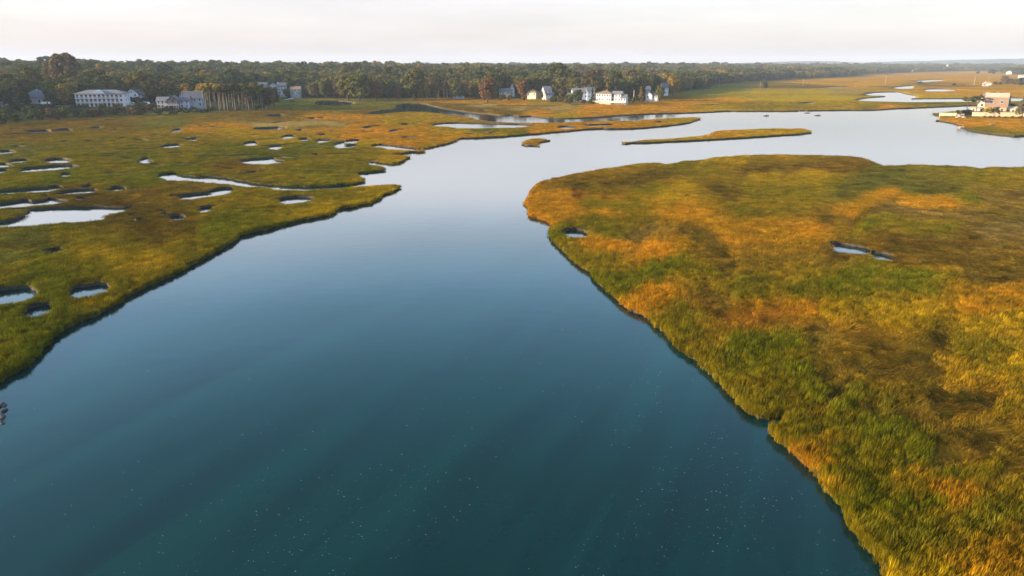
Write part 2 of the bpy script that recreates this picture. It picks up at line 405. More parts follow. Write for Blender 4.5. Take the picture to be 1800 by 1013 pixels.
POOLS = [
 [(0,392.5),(25,387.5),(45,379),(46,372),(92,367.5),(150,365),(200,365.5),(240,364.5),(225,369),(215,374),(187,379),(184,384),(186,387),(150,391),(100,394.5),(37,399.5),(0,401),(-40,403),(-40,394)],
 [(0,359),(25,356),(47,352),(56,356),(80,352.5),(85,349.5),(99,351),(124,355.5),(110,359),(75,361),(37,365),(0,367.5),(-40,369),(-40,361)],
 Z1([(-120,635),(0,628),(150,618),(220,612),(340,605),(460,603),(430,612),(350,632),(240,637),(170,635),(100,645),(0,650),(-120,655)]),
 Z1([(385,645),(450,630),(560,620),(690,615),(695,632),(600,640),(500,650),(400,652)]),
 Z1([(725,630),(780,605),(800,600),(890,600),(890,620),(820,624)]),
 Z1([(550,600),(590,594),(640,580),(655,585),(630,603),(560,605)]),
 Z1([(505,670),(540,663),(570,678),(650,678),(600,691),(530,687)]),
 Z1([(285,655),(320,650),(345,660),(300,668)]),
 Z1([(1230,670),(1350,655),(1480,640),(1500,622),(1560,610),(1640,606),(1620,628),(1480,652),(1300,675)]),
 Z1([(1400,748),(1500,738),(1450,760),(1420,768)]),
 Z1([(1170,808),(1260,800),(1300,810),(1200,818)]),
 Z1([(1150,770),(1178,778),(1170,790)]),
 Z1([(910,800),(965,795),(940,807)]),
 Z1([(945,830),(1015,824),(985,836)]),
 Z1([(1140,308),(1265,295),(1262,307),(1145,316)]),
 Z1([(972,420),(1005,402),(1015,388),(1035,408),(1070,415),(1010,425)]),
 Z1([(318,407),(400,400),(482,409),(475,418),(330,419)]),
 Z1([(155,480),(165,470),(320,460),(380,453),(520,448),(542,452),(400,466),(250,477),(160,486)]),
 Z1([(-60,350),(70,343),(75,350),(-60,360)]), Z1([(-50,437),(40,435),(78,444),(20,448),(-50,448)]), Z1([(-50,482),(42,475),(0,492),(-50,494)]),
 Z1([(443,505),(470,502),(472,516),(445,516)]), Z1([(88,410),(190,404),(150,418),(90,418)]),
 Z1([(200,203),(340,197),(345,205),(200,209)]), Z1([(385,195),(487,187),(480,198),(390,200)]), Z1([(622,180),(702,177),(690,185)]),
 Z1([(1300,265),(1382,260),(1375,271)]),
 Z2([(120,300),(130,284),(195,278),(200,300)]),
 Z2([(85,415),(180,403),(310,398),(322,410),(385,414),(385,419),(250,430),(120,422)]),
 Z2([(382,246),(400,236),(462,233),(458,250)]), Z2([(286,322),(330,308),(365,305),(362,330)]), Z2([(488,258),(560,255),(570,268),(520,267)]), Z2([(622,272),(700,264),(714,271),(640,281)]),
 Z2([(748,300),(800,285),(830,279),(870,268),(922,266),(905,275),(830,290),(825,298),(870,303),(910,300),(870,310),(770,321)]),
 Z2([(340,690),(450,672),(595,672),(585,683),(480,700),(400,706)]),
 Z2([(612,228),(685,223),(670,233)]), Z2([(178,185),(390,176),(397,184),(200,191)]), Z2([(283,91),(385,87),(375,97),(290,96)]),
 Z2([(942,182),(1012,178),(970,188)]), Z2([(1205,155),(1275,150),(1260,161)]), Z2([(545,113),(615,110),(600,117)]), Z2([(630,108),(670,106),(660,112)]), Z2([(478,196),(515,194),(500,201)]), Z2([(590,370),(625,367),(615,374)]),
 [(762,219.6),(780,217.3),(802,216.6),(825,217.2),(858,217.6),(880,218.6),(917,219.2),(945,221.3),(917,222.9),(884,224),(842,224.5),(802,224.8),(799,222.8),(789,221.4),(763,220.6)],
 [(981,224),(993,222.8),(1016,224),(1001,225.4),(984,225.4)],
 [(1028,220.6),(1050,219.8),(1081,218.8),(1070,220.7),(1034,221.6)], [(1107,211.8),(1118,209.4),(1130,209.4),(1124,212)], [(1150,214.6),(1163,214),(1158,215.8)],
 [(1398,181.6),(1430,180),(1430,182)],
 ZR([(120,455),(200,440),(300,431),(480,429),(500,440),(560,455),(640,464),(640,485),(600,494),(620,502),(800,502),(1130,499),(1340,494),(1620,491),(1745,493),(2000,500),(2000,518),(1750,517),(1600,521),(1130,526),(800,527),(580,530),(350,524),(200,520),(25,511),(120,497),(340,479),(352,468),(300,462),(180,461)]),
 ZR([(765,400),(900,396),(1105,405),(1000,416),(770,421)]), ZR([(415,386),(500,372),(622,361),(622,375),(600,391),(470,392)]), ZR([(635,316),(800,302),(972,300),(900,311),(720,322)]),
 Z3([(-90,420),(0,412),(80,402),(200,400),(212,412),(160,442),(80,462),(0,470),(-90,475)]),
 Z3([(465,410),(520,390),(600,378),(668,374),(662,388),(580,406),(500,428),(475,424)]),
 Z3([(170,548),(200,522),(250,504),(304,502),(292,528),(220,550)]), Z3([(303,156),(345,142),(398,139),(340,160)]),
 Z5([(445,735),(500,728),(600,738),(698,753),(690,767),(600,767),(480,754)]), Z5([(732,790),(800,793),(880,806),(860,817),(780,812)]),
 Z4([(362,630),(430,622),(500,630),(528,645),(470,657),(390,652)]),
 [(556,179.5),(575,178.4),(599,178.2),(620,180.6),(612,184),(580,184.6),(558,184.4)],
 [(500,172.6),(512,172),(514,174),(503,174.6)], [(508,178.6),(516,178.2),(515,179.6)],
]
# narrow ditches and dry pans that show only their dark banks: (points, width in metres)
DITCHES = [
 (Z1([(1150,660),(1250,655),(1470,636)]),2.2),(Z1([(690,505),(740,500),(900,503),(1090,507)]),1.8),(Z1([(400,218),(150,222),(0,228)]),2.4),(Z1([(800,335),(1010,320)]),1.8),(Z1([(690,365),(900,356)]),1.6),
 (Z1([(420,280),(500,272)]),2.2),(Z1([(560,273),(660,268)]),2),(Z1([(830,250),(900,246)]),2),(Z1([(1160,355),(1310,352)]),1.5),(Z1([(1210,428),(1420,424)]),1.6),(Z1([(1280,262),(1420,245)]),2.4),
 (Z1([(1320,380),(1560,378),(1800,372)]),1.0),(Z1([(1560,470),(1650,466)]),1.4),(Z1([(1400,745),(1440,732),(1560,728)]),1.6),(Z1([(1640,755),(1800,758)]),1.0),(Z1([(1070,764),(1160,762)]),1.6),(Z1([(760,925),(840,918)]),1.1),
 (Z1([(680,550),(760,552)]),1.4),(Z1([(140,700),(300,690)]),1.5),(Z1([(850,610),(990,606)]),1.4),(Z1([(480,665),(690,660)]),1.3),(Z1([(0,758),(180,748),(480,735),(980,730)]),1.2),(Z1([(700,380),(820,375)]),1.8),
 (Z1([(1120,235),(1200,232)]),2.5),(Z1([(1230,215),(1250,185)]),3),(Z1([(980,368),(1050,364)]),1.8),
 (Z2([(0,372),(300,366),(600,368),(1000,356)]),1.2),(Z2([(0,515),(190,495),(280,485)]),1.2),(Z2([(0,760),(380,750),(700,752),(790,750)]),0.8),(Z2([(120,235),(230,222)]),2.4),(Z2([(130,268),(300,255),(440,262)]),1.6),
 (Z2([(240,315),(330,302),(470,298)]),1.8),(Z2([(600,258),(740,262),(830,268)]),1.8),(Z2([(820,338),(940,333)]),1.8),(Z2([(920,620),(990,622)]),1.1),(Z2([(930,208),(1040,206)]),2.4),(Z2([(1145,215),(1170,195),(1255,188)]),2.4),
 (Z2([(1210,250),(1310,248)]),2.0),(Z2([(735,232),(800,231)]),2.2),(Z2([(930,178),(1080,162)]),2.2),(Z2([(1650,222),(1730,220)]),2.2),(Z2([(880,412),(1050,414)]),1.5),(Z2([(500,300),(740,310)]),1.2),
 ([(704,240),(740,243)],2.2),([(815,236),(835,235)],2.4),([(850,234),(872,232.6)],2.4),([(860,187),(905,186),(990,186.4)],4),([(800,184),(840,184),(860,185)],4),([(940,200),(985,199.4)],2),([(1010,184),(1050,185)],4),
 ([(1108,190),(1120,190)],3),([(1156,185),(1180,184.6)],3),([(1228,184.6),(1270,184)],3.5),([(1196,177),(1270,176.6)],4),([(1314,171.3),(1330,171)],3.5),([(1385,181),(1400,180.6)],3),([(1472,187.4),(1487,187)],3),([(1495,181),(1512,180.6)],3),
 ([(1260,154.6),(1350,155),(1450,154),(1490,152)],6),([(1455,153),(1500,151.4)],5),([(1624,182),(1668,181.4)],3),([(1615,148.5),(1660,150)],8),([(1680,149.6),(1712,149.2)],8),([(1550,152),(1570,153)],5),([(1545,131.5),(1588,131)],12),
 ([(1145,195),(1200,197)],2),([(1500,143.5),(1520,144)],6),([(1606,186),(1622,185.6)],2.5),([(1090,214.2),(1116,215.6)],1.8),
 (Z3([(-20,255),(60,235),(150,195),(260,150),(400,122)]),0.9),(Z3([(220,215),(350,165),(500,128)]),0.7),(Z3([(0,560),(100,530),(180,505),(300,492)]),0.9),(Z3([(430,400),(470,375),(560,350),(690,345)]),0.8),(Z3([(0,392),(90,385),(200,380)]),1.0),
 (Z5([(400,705),(520,712),(640,738),(710,752)]),1.6),(Z5([(725,772),(800,775),(880,802)]),1.5),(Z5([(1200,352),(1350,320),(1440,295),(1500,250)]),0.8),(Z4([(1240,228),(1360,226)]),0.9),(Z5([(40,262),(260,250)]),0.7),
 ([(1560,376),(1600,378)],0.3),
]

UPLAND_PX = [(-900,235),(-300,230),(0,219),(60,213),(120,208),(200,203),(300,199),(370,195),(400,192),(470,190),(487,186),(489,180),(487,174),(500,171.5),(530,172),(560,173),(600,173.5),(660,173.5),(720,172.5),(800,171),(830,173),(850,175),(900,174),(960,172),(1000,177),(1040,181),(1080,180.5),(1130,177.5),(1168,174),(1170,167),(1200,160),(1250,157),(1254,150),(1300,145.5),(1340,142),(1400,138.5),(1450,137),(1500,134.5),(1516,131),(1560,129),(1640,126.5),(1700,125.6),(1740,125),(1757,127.5),(1770,131),(1800,131.5),(1860,131.5),(2100,132)]
UP = [G(x, y, 1.0).xy[:] for x, y in UPLAND_PX]
XE = 7600.0; YE = 9200.0
UP = UP + [(XE - 10, UP[-1][1]), (XE - 10, YE - 10), (-XE + 10, YE - 10), (-XE + 10, UP[0][1])]

rd = random.Random(21)
for _k in range(46):
    if _k < 32: a_, b_ = rd.uniform(10, 640), rd.uniform(214, 345)
    else: a_, b_ = rd.uniform(560, 1500), rd.uniform(176, 236)
    if a_ > 560 and b_ > 240: continue
    l_ = rd.uniform(10, 30); s_ = rd.uniform(-.12, .06)
    DITCHES.append(([(a_ - l_ / 2, b_ + s_ * l_ / 2), (a_, b_ + rd.uniform(-.8, .8)), (a_ + l_ / 2, b_ - s_ * l_ / 2)], rd.uniform(1.0, 1.7)))
def to_ground(pts, water=True, h=0.80):
    p = np.array(pts, float); n = len(p)
    area = 0.5 * np.sum(p[:, 0] * np.roll(p[:, 1], -1) - np.roll(p[:, 0], -1) * p[:, 1])
    t = np.roll(p, -1, 0) - np.roll(p, 1, 0)
    nrm = np.stack([t[:, 1], -t[:, 0]], 1) * (1 if area > 0 else -1)
    nrm /= np.linalg.norm(nrm, axis=1)[:, None] + 1e-9
    dn = sstep((nrm[:, 1] + 0.15) / 0.7)            # 1 where the outline's outside lies nearer to the camera
    if not water: dn = 1 - dn
    rr0 = np.array([np.hypot(*G(a[0], a[1], 0).xy) for a in p]); hh = np.interp(rr0, [60, 110, 170, 300], [1.0, .95, .85, .85]) if h > .9 else np.full(len(p), h)
    return np.array([G(a[0], a[1], z * d).xy[:] for a, d, z in zip(p, dn, hh)])
def refine(loop, seed, amp=1.0, grow=0.0):
    p = np.asarray(loop, float)
    if grow:
        a_ = np.sum(p[:, 0] * np.roll(p[:, 1], -1) - np.roll(p[:, 0], -1) * p[:, 1])
        t = np.roll(p, -1, 0) - np.roll(p, 1, 0); nn = np.stack([t[:, 1], -t[:, 0]], 1) * (1 if a_ > 0 else -1); nn /= np.linalg.norm(nn, axis=1)[:, None] + 1e-9
        p = p + nn * np.interp(np.hypot(p[:, 0], p[:, 1]), [60, 120, 250, 500], [.55, .8, 1.2, 1.6])[:, None] * grow if grow < 2 else p + nn * np.interp(np.hypot(p[:, 0], p[:, 1]), [140, 200, 300, 420, 600], [0, .9, 1.2, 2.2, 2.6])[:, None] * (p[:, :1] < 215)
    q = np.empty((2 * len(p), 2)); nx = np.roll(p, -1, 0)
    q[0::2] = 0.78 * p + 0.22 * nx; q[1::2] = 0.22 * p + 0.78 * nx
    out = []
    for a, b in zip(q, np.roll(q, -1, 0)):
        L = np.hypot(*(b - a)); r = max(20, np.hypot(*((a + b) / 2)))
        seg = min(max(0.0055 * r, 0.45), 30)
        k = max(1, int(math.ceil(L / seg))) if r < 900 else 1
        for i in range(k): out.append(a + (b - a) * i / k)
    o = np.array(out)
    t = np.roll(o, -1, 0) - np.roll(o, 1, 0); nn = np.stack([t[:, 1], -t[:, 0]], 1); nn /= np.linalg.norm(nn, axis=1)[:, None] + 1e-9
    r = np.hypot(o[:, 0], o[:, 1]); A = np.clip(0.0042 * r, 0.22, 1.3) * amp
    f = np.clip(0.011 * r, 0.9, 6)
    d = (fbm(o[:, 0] / f, o[:, 1] / f, seed, 3) - 0.5) * 2.2 * A
    return o + nn * d[:, None]

water_loops = [refine(to_ground(RIVER), 3, 1.0, 2)]
for i, p in enumerate(POOLS): water_loops.append(refine(to_ground(p, True, .42 if i < 8 else 1.0), 5 + i, 0.35, 0.15 if i < 8 else 0.9))
for i, (p, w) in enumerate(DITCHES):
    p = np.array(p, float); tt_ = np.linspace(0, len(p) - 1, max(7, len(p))); p = np.stack([np.interp(tt_, np.arange(len(p)), p[:, k_]) for k_ in (0, 1)], 1)
    c = np.array([G(a, b, 0.4).xy[:] for a, b in p]); t = np.gradient(c, axis=0)
    nn = np.stack([t[:, 1], -t[:, 0]], 1); nn /= np.linalg.norm(nn, axis=1)[:, None] + 1e-9
    ww = (w * .45 + np.hypot(c[:, 0], c[:, 1]) * (.0105 if w >= 1 else .002)) * .5; ww[0] *= 0.35; ww[-1] *= 0.35
    water_loops.append(refine(np.concatenate([c + nn * ww[:, None], (c - nn * ww[:, None])[::-1]]), 200 + i, 0.12))
island_loops = [refine(to_ground(p, False), 90 + i, 0.5) for i, p in enumerate(ISLANDS)]

def is_water(x, y):
    w = np.zeros(len(x), bool)
    for L in water_loops: w |= inpoly(L, x, y)
    for L in island_loops: w &= ~inpoly(L, x, y)
    return w
UPA = np.array(UP)
def upland_d(x, y):
    d = polydist(UPA, x, y)
    return np.where(inpoly(UPA, x, y), d, -d)
# the low mound the shore house stands on
HOUSE_C = G(1748, 200, 1.5)
def ground_h(x, y, ud=None):
    if ud is None: ud = upland_d(x, y)
    h = 0.48 + 0.22 * (fbm(x / 9.0, y / 9.0, 31, 3) - 0.5)
    u = np.maximum(ud, 0)
    r = np.hypot(x, y)
    az = np.arctan2(x, y)
    hl = 1 + 0.55 * np.exp(-((az + 0.56) / 0.16) ** 2)
    h = h + 2.6 * sstep(u / 45) + 8.5 * hl * sstep((u - 50) / 420) + 2.5 * (fbm(x / 180, y / 180, 77, 3) - 0.5) * sstep(u / 200)
    m = np.exp(-(((x - HOUSE_C[0] - 4) / 26) ** 2 + ((y - HOUSE_C[1] - 9) / 9) ** 2) ** 2)
    return h + 1.7 * m

# ------------------------------------------------------------------ vegetation zones of the marsh
PAL = {  # colour, height of the grass
 'g': ((0.098, 0.125, 0.011), 0.85), 'G': ((0.086, 0.110, 0.016), 0.8), 'o': ((0.44, 0.205, 0.022), 0.8), 'y': ((0.34, 0.230, 0.016), 0.75), 'l': ((0.150, 0.130, 0.016), 0.75),
 'b': ((0.165, 0.100, 0.036), 0.38), 'r': ((0.30, 0.115, 0.030), 0.32), 'p': ((0.29, 0.185, 0.10), 0.30), 'q': ((0.145, 0.150, 0.060), 0.38), 'm': ((0.27, 0.19, 0.14), 0.16), 'd': ((0.105, 0.068, 0.028), 0.4)}
SEEDS = '''950,345,o 960,370,o 1000,335,o 1040,322,b 1045,337,r 1010,370,o 1060,365,o 1100,350,l 1150,330,l 1150,310,b 1200,340,y 1250,300,l 1300,275,y 1350,290,b 1450,285,b 1420,300,y 1500,280,b 1300,335,b 1350,350,l
1100,378,l 1000,393,G 1060,397,g 1130,404,p 1100,414,o 1000,412,l 1220,385,o 1300,400,o 1400,390,o 1250,420,b 1300,450,b 1180,440,o 1060,440,l 1100,480,g 1180,480,g 1250,490,l 1150,520,o 1120,530,o 1330,530,r 1300,520,b 1400,520,o 1480,520,y 1380,500,l 1560,500,g 1500,475,g 1620,490,g 1390,480,l 1650,460,b 1700,440,b 1600,430,b 1500,420,b
1765,394,m 1795,398,m 1735,388,p 1675,380,p 1600,373,p 1700,380,p 1640,376,p 1550,372,b 1450,365,b 1600,320,q 1500,320,q 1650,335,q 1700,352,g 1600,348,o 1540,357,o 1660,358,o 1750,310,l 1780,340,p 1400,330,l 1560,300,q 1450,310,l 1580,392,g 1660,398,l 1720,415,b 1780,470,b 1750,520,o 1780,560,y 1750,600,l 1600,560,y 1550,590,b 1650,600,d 1500,640,b 1600,650,d 1700,700,d 1750,750,b 1780,640,y 1775,720,l 1500,690,d 1600,730,d 1700,790,b 1785,835,d 1450,560,b 1480,600,b
1370,590,g 1400,630,g 1450,670,g 1520,710,g 1570,750,g 1640,790,g 1720,830,g 1785,885,l 1200,570,l 1250,620,l 1300,660,l 1350,705,l 1400,745,l 1450,800,o 1420,775,o 1500,800,l 1500,850,g 1600,870,g 1550,830,l 1650,930,l 1700,990,o 1750,975,o 1790,1000,o 1610,995,y 1560,950,l 1720,905,l 1650,852,o 1900,1000,l 1900,800,b 1900,600,l 1900,400,b
20,620,g 100,560,G 50,580,g 200,520,l 300,470,l 100,480,g 250,440,y 150,420,l 60,425,q 350,430,l 400,405,g 480,385,g 540,375,y 300,400,d 400,370,l 480,360,l 600,352,y 660,335,y 560,342,l 450,345,l 350,332,b 250,330,b 200,350,d 270,382,d 600,320,y 640,315,y 560,320,g 500,305,l 550,300,G 650,298,G 450,298,b 350,302,g 280,300,g 200,303,g 100,312,g 50,300,G 150,282,l 50,270,q 250,270,G 330,270,l 430,270,G 500,265,G 550,275,l 600,270,l 700,276,y 720,272,y 640,263,l 550,255,g 650,250,y 720,245,o 780,240,o 600,240,o 500,240,y 450,232,y 350,238,l 200,240,l 100,232,b 50,224,b 200,214,b 300,214,q 400,200,q 370,229,o 450,224,o 420,208,b 500,200,b 560,205,o 550,217,m 600,224,o 475,218,m 520,217,m 680,225,o 700,205,y 760,207,y 650,206,o 620,195,b 700,180,q 580,190,q 520,183,q 650,180,q 760,230,o 850,231,y 900,229,g 960,227,o 1000,217,o 1100,216,o 1200,211,y 1150,213,o 1050,224,o -200,600,g -200,400,l -200,300,g
830,186,b 900,186,m 870,193,b 950,195,o 1000,200,y 1100,195,o 1200,193,o 1280,193,y 900,177,o 840,178,o 960,174,y 1000,186,m 1100,186,o 1200,182,o 1250,165,q 1200,170,b 1300,175,o 1350,166,y 1400,160,y 1350,181,l 1450,170,y 1500,186,y 1550,185,l 1600,188,o 1650,184,l 1400,149,d 1300,152,q 1450,148,o 1500,144,o 1550,140,o 1600,135,o 1700,130,o 1650,150,b 1700,156,o 1650,168,y 1700,165,o 1790,160,o 1750,140,o 1800,180,l 1456,157,m
940,250,o 1200,245,y 1350,232,y 1270,232,o 1680,211,o 1720,218,o 1740,228,l 1780,232,l 1785,216,o 1700,204,b'''
SD = [s.split(',') for s in SEEDS.split()]
SX = np.array([float(a[0]) for a in SD]); SY = np.array([float(a[1]) for a in SD])
SC = np.array([(*PAL[a[2]][0], PAL[a[2]][1]) for a in SD])
SC[:, :3] = SC[:, :3] * .80 + np.array([0.22, 0.145, 0.012]) * .20
SC[:, 2] *= .38
def zones(x, y):
    px, py = proj(x, y, np.full(len(x), 1.0))
    r = np.hypot(x, y)
    f = np.clip(r * 0.055, 3.0, 60)
    px = px + (fbm(x / f, y / f, 41, 5) - 0.5) * 190
    py = py + (fbm(x / f, y / f, 43, 4) - 0.5) * np.clip((py - 112) * 0.24, 0.5, 90)
    a = np.interp(py, [140, 220, 320, 600], [0.07, 0.15, 0.24, 0.48])
    out = np.zeros((len(x), 4)); wt = np.zeros(len(x))
    for sx, sy, c in zip(SX, SY, SC):
        d2 = ((px - sx) * a) ** 2 + (py - sy) ** 2
        w = 1.0 / (d2 + 2.0) ** 1.85
        out += w[:, None] * c; wt += w
    return out / wt[:, None]

# ------------------------------------------------------------------ the ground sheet
pts = []
rr = 24.0
while rr < 8800:
    st = 0.0085 if rr < 1000 else 0.014
    n = int(2 * 0.86 / st)
    th = -0.86 + (np.arange(n) + RNG.random(n) * 0.8) * st
    q = rr * (1 + (RNG.random(n) - 0.5) * st)
    pts.append(np.stack([q * np.sin(th), q * np.cos(th)], 1))
    rr *= 1 + st
pts = np.concatenate(pts)
bx_, by_ = np.meshgrid(np.linspace(-XE * 0.98, XE * 0.98, 60), np.linspace(-290, YE * 0.98, 50))
bg = np.stack([bx_.ravel(), by_.ravel()], 1); bg = bg[np.abs(np.arctan2(bg[:, 0], bg[:, 1])) > 0.88]
pts = np.concatenate([pts, bg])
pts = pts[(np.abs(pts[:, 0]) < XE - 20) & (pts[:, 1] < YE - 20)]
pts = pts[~is_water(pts[:, 0], pts[:, 1])]
cv = [(-XE, -300), (XE, -300), (XE, YE), (-XE, YE)]
ce = [(0, 1), (1, 2), (2, 3), (3, 0)]
for L in water_loops + island_loops:
    L = L.copy(); L[:, 0] = np.clip(L[:, 0], -XE + 30, XE - 30); L[:, 1] = np.clip(L[:, 1], -280, YE - 30)
    b = len(cv); n = len(L)
    cv += [tuple(q) for q in L]; ce += [(b + i, b + (i + 1) % n) for i in range(n)]
cv += [tuple(q) for q in pts]
ov, oe, of, _a, _b, _c = delaunay_2d_cdt([Vector(v) for v in cv], ce, [], 0, 0.001, False)
V2 = np.array([v[:] for v in ov]); F = np.array([f[:] for f in of if len(f) == 3], dtype=np.int64)
cen = V2[F].mean(1)
F = F[~is_water(cen[:, 0], cen[:, 1])]
ar = (V2[F[:, 1], 0] - V2[F[:, 0], 0]) * (V2[F[:, 2], 1] - V2[F[:, 0], 1]) - (V2[F[:, 2], 0] - V2[F[:, 0], 0]) * (V2[F[:, 1], 1] - V2[F[:, 0], 1])
F[ar < 0] = F[ar < 0][:, ::-1]
used = np.unique(F); remap = -np.ones(len(V2), int); remap[used] = np.arange(len(used)); V2 = V2[used]; F = remap[F]
VX, VY = V2[:, 0], V2[:, 1]
UD = upland_d(VX, VY)
VZ = ground_h(VX, VY, UD)
ZN = zones(VX, VY)
VCOL = ZN[:, :3].copy(); VH = ZN[:, 3].copy()
upm = sstep(UD / 12.0)[:, None]
VCOL = VCOL * (1 - upm) + np.array([0.055, 0.060, 0.022]) * upm
VH = VH * (1 - upm[:, 0]) + 0.4 * upm[:, 0]
hm = np.exp(-(((VX - HOUSE_C[0] - 4) / 26) ** 2 + ((VY - HOUSE_C[1] - 9) / 9) ** 2) ** 2)[:, None]
VCOL = VCOL * (1 - hm) + np.array([0.20, 0.17, 0.07]) * hm
# banks
e = np.concatenate([F[:, [0, 1]], F[:, [1, 2]], F[:, [2, 0]]])
key = np.sort(e, 1); _, inv, cnt = np.unique(key[:, 0] * len(V2) + key[:, 1], return_inverse=True, return_counts=True)
be = e[cnt[inv] == 1]
lim = lambda i: (np.abs(V2[i, 0]) > XE - 1) | (V2[i, 1] < -299) | (V2[i, 1] > YE - 1)
be = be[~(lim(be[:, 0]) & lim(be[:, 1]))]
EDGEV = np.zeros(len(V2), bool); EDGEV[be.ravel()] = True
nrm = np.zeros((len(V2), 2)); ev = V2[be[:, 1]] - V2[be[:, 0]]; en = np.stack([ev[:, 1], -ev[:, 0]], 1); en /= np.linalg.norm(en, axis=1)[:, None] + 1e-9
np.add.at(nrm, be[:, 0], en); np.add.at(nrm, be[:, 1], en)
nrm /= np.linalg.norm(nrm, axis=1)[:, None] + 1e-9
bi = np.unique(be); bmap = -np.ones(len(V2), int); bmap[bi] = len(V2) + np.arange(len(bi))
BOT = np.concatenate([V2[bi] + nrm[bi] * (0.10 + 0.22 * RNG.random(len(bi)))[:, None], np.full((len(bi), 1), -0.45)], 1)
verts = np.concatenate([np.stack([VX, VY, VZ], 1), BOT])
bf = np.concatenate([np.stack([be[:, 1], be[:, 0], bmap[be[:, 0]]], 1), np.stack([be[:, 1], bmap[be[:, 0]], bmap[be[:, 1]]], 1)])
allf = np.concatenate([F, bf])
gm = bpy.data.meshes.new('ground')
gm.vertices.add(len(verts)); gm.vertices.foreach_set('co', verts.astype(np.float32).ravel())
gm.loops.add(allf.size); gm.loops.foreach_set('vertex_index', allf.astype(np.int32).ravel())
gm.polygons.add(len(allf)); gm.polygons.foreach_set('loop_start', np.arange(0, allf.size, 3, dtype=np.int32)); gm.polygons.foreach_set('loop_total', np.full(len(allf), 3, np.int32))
gm.materials.append(M['ground']); gm.materials.append(M['mud'])
gm.polygons.foreach_set('material_index', np.concatenate([np.zeros(len(F), np.int32), np.ones(len(bf), np.int32)]))
gm.polygons.foreach_set('use_smooth', np.concatenate([np.ones(len(F), bool), np.zeros(len(bf), bool)]))
gm.update(calc_edges=True)
att = gm.attributes.new('col', 'FLOAT_COLOR', 'POINT')
ca = np.ones((len(verts), 4), np.float32); ca[:len(V2), :3] = VCOL; ca[len(V2):, :3] = 0.05
att.data.foreach_set('color', ca.ravel())
ground = mobj('ground', gm); ground['kind'] = 'structure'

wb = MB(); wb.poly([(-XE, -300, 0), (XE, -300, 0), (XE, YE, 0), (-XE, YE, 0)], [(0, 1, 2, 3)])
water = wb.build('water', M['water']); water['kind'] = 'structure'
print('ground', len(verts), len(allf))

# ------------------------------------------------------------------ far hills
def hills():
    xs = np.linspace(-800, 7200, 330)
    prof_px = [0, 900, 1150, 1250, 1330, 1400, 1450, 1510, 1560, 1650, 1720, 1800, 2000, 2400]
    prof_y = [116, 116, 114.5, 112.5, 110.2, 108.4, 108.0, 110.2, 109.0, 107.2, 105.5, 104.0, 103, 104]
    D = 6300.0
    rows = []
    for k, (dy, f) in enumerate([(-900, 0.0), (-600, 0.35), (-300, 0.75), (-80, 0.97), (0, 1.0), (150, 0.85), (500, 0.3), (800, 0)]):
        px = 900 + 1200 * xs / (D * CP)
        top = np.interp(px, prof_px, prof_y)
        h = CAM_H + (112 - top) / 1200.0 * D * 1.02 + (fbm(xs / 70, np.full_like(xs, k * 3.1), 9, 3) - 0.5) * 7
        rows.append(np.stack([xs, np.full_like(xs, D + dy), np.maximum(h, 1) * f], 1))
    v = np.concatenate(rows); n = len(xs)
    f = [(r * n + i, r * n + i + 1, (r + 1) * n + i + 1, (r + 1) * n + i) for r in range(len(rows) - 1) for i in range(n - 1)]
    me = mesh_np('hills', v, np.array(f), [plain('wooded_hill', (0.045, 0.055, 0.03), 1.0, 0.4, 0.02, 0)])
    o = mobj('hills', me); o['kind'] = 'structure'
hills()
#PART3

# ------------------------------------------------------------------ trees
def leaf_cards(cent, nrm, size, rng, jit=0.38):
    """small bent leaf clumps (two triangles each) round the points"""
    n = len(cent)
    nn = nrm + rng.normal(0, jit, (n, 3)); nn /= np.linalg.norm(nn, axis=1)[:, None] + 1e-9
    a = np.cross(nn, rng.normal(0, 1, (n, 3))); a /= np.linalg.norm(a, axis=1)[:, None] + 1e-9
    b = np.cross(nn, a)
    s = (size * (0.6 + 0.8 * rng.random(n)))[:, None]
    k = 0.25 * nn * s
    v = np.stack([cent - a * s - k, cent - b * s * 0.7 + k, cent + a * s - k, cent + b * s * 0.7 + k], 1).reshape(-1, 3)
    return v, np.arange(4 * n).reshape(-1, 4)
def crown_mesh(name, seed, H, W, z0, lobes, per, size, mat, shape='round'):
    rng = np.random.default_rng(seed)
    vs, fs, off = [], [], 0
    for i in range(lobes):
        t = (i + 0.5) / lobes
        if shape == 'round':
            z = z0 + (H - z0) * (0.12 + 0.80 * t ** 0.8); env = math.sqrt(max(0.05, 1 - ((z - z0) / (H - z0) * 1.75 - 0.75) ** 2)) if z > z0 + (H - z0) * .43 else 0.75 + 0.25 * ((z - z0) / (H - z0)) / .43
            lr = W * rng.uniform(0.24, 0.36)
        elif shape == 'cone':
            z = z0 + (H - z0) * t; env = 0.12 + 0.88 * (1 - t); lr = W * (0.14 + 0.26 * (1 - t))
        elif shape == 'flat':
            z = z0 + (H - z0) * rng.uniform(0.35, 0.85); env = 1.0; lr = W * rng.uniform(0.2, 0.32)
        else:
            z = z0 + (H - z0) * (0.55 + 0.35 * rng.random()); env = 0.9; lr = W * rng.uniform(0.26, 0.4)
        ang = i * 2.39996 + rng.uniform(-.5, .5)
        rad = max(0.0, (W - lr) * env * math.sqrt(rng.uniform(0.15, 1)))
        c = np.array([rad * math.cos(ang), rad * math.sin(ang), z])
        fl = 0.38 if shape == 'flat' else 0.75
        lr2 = np.array([lr, lr, lr * fl])
        d = rng.normal(0, 1, (per, 3)); d[:, 2] = d[:, 2] + 0.35; d /= np.linalg.norm(d, axis=1)[:, None]
        p = c + d * lr2 * (rng.uniform(0.62, 1.08, per))[:, None]
        p[:, 2] = np.minimum(p[:, 2], H)
        v, f = leaf_cards(p, d, np.full(per, size), rng)
        vs.append(v); fs.append(f + off); off += len(v)
    return mesh_np(name, np.concatenate(vs), np.concatenate(fs), [mat])
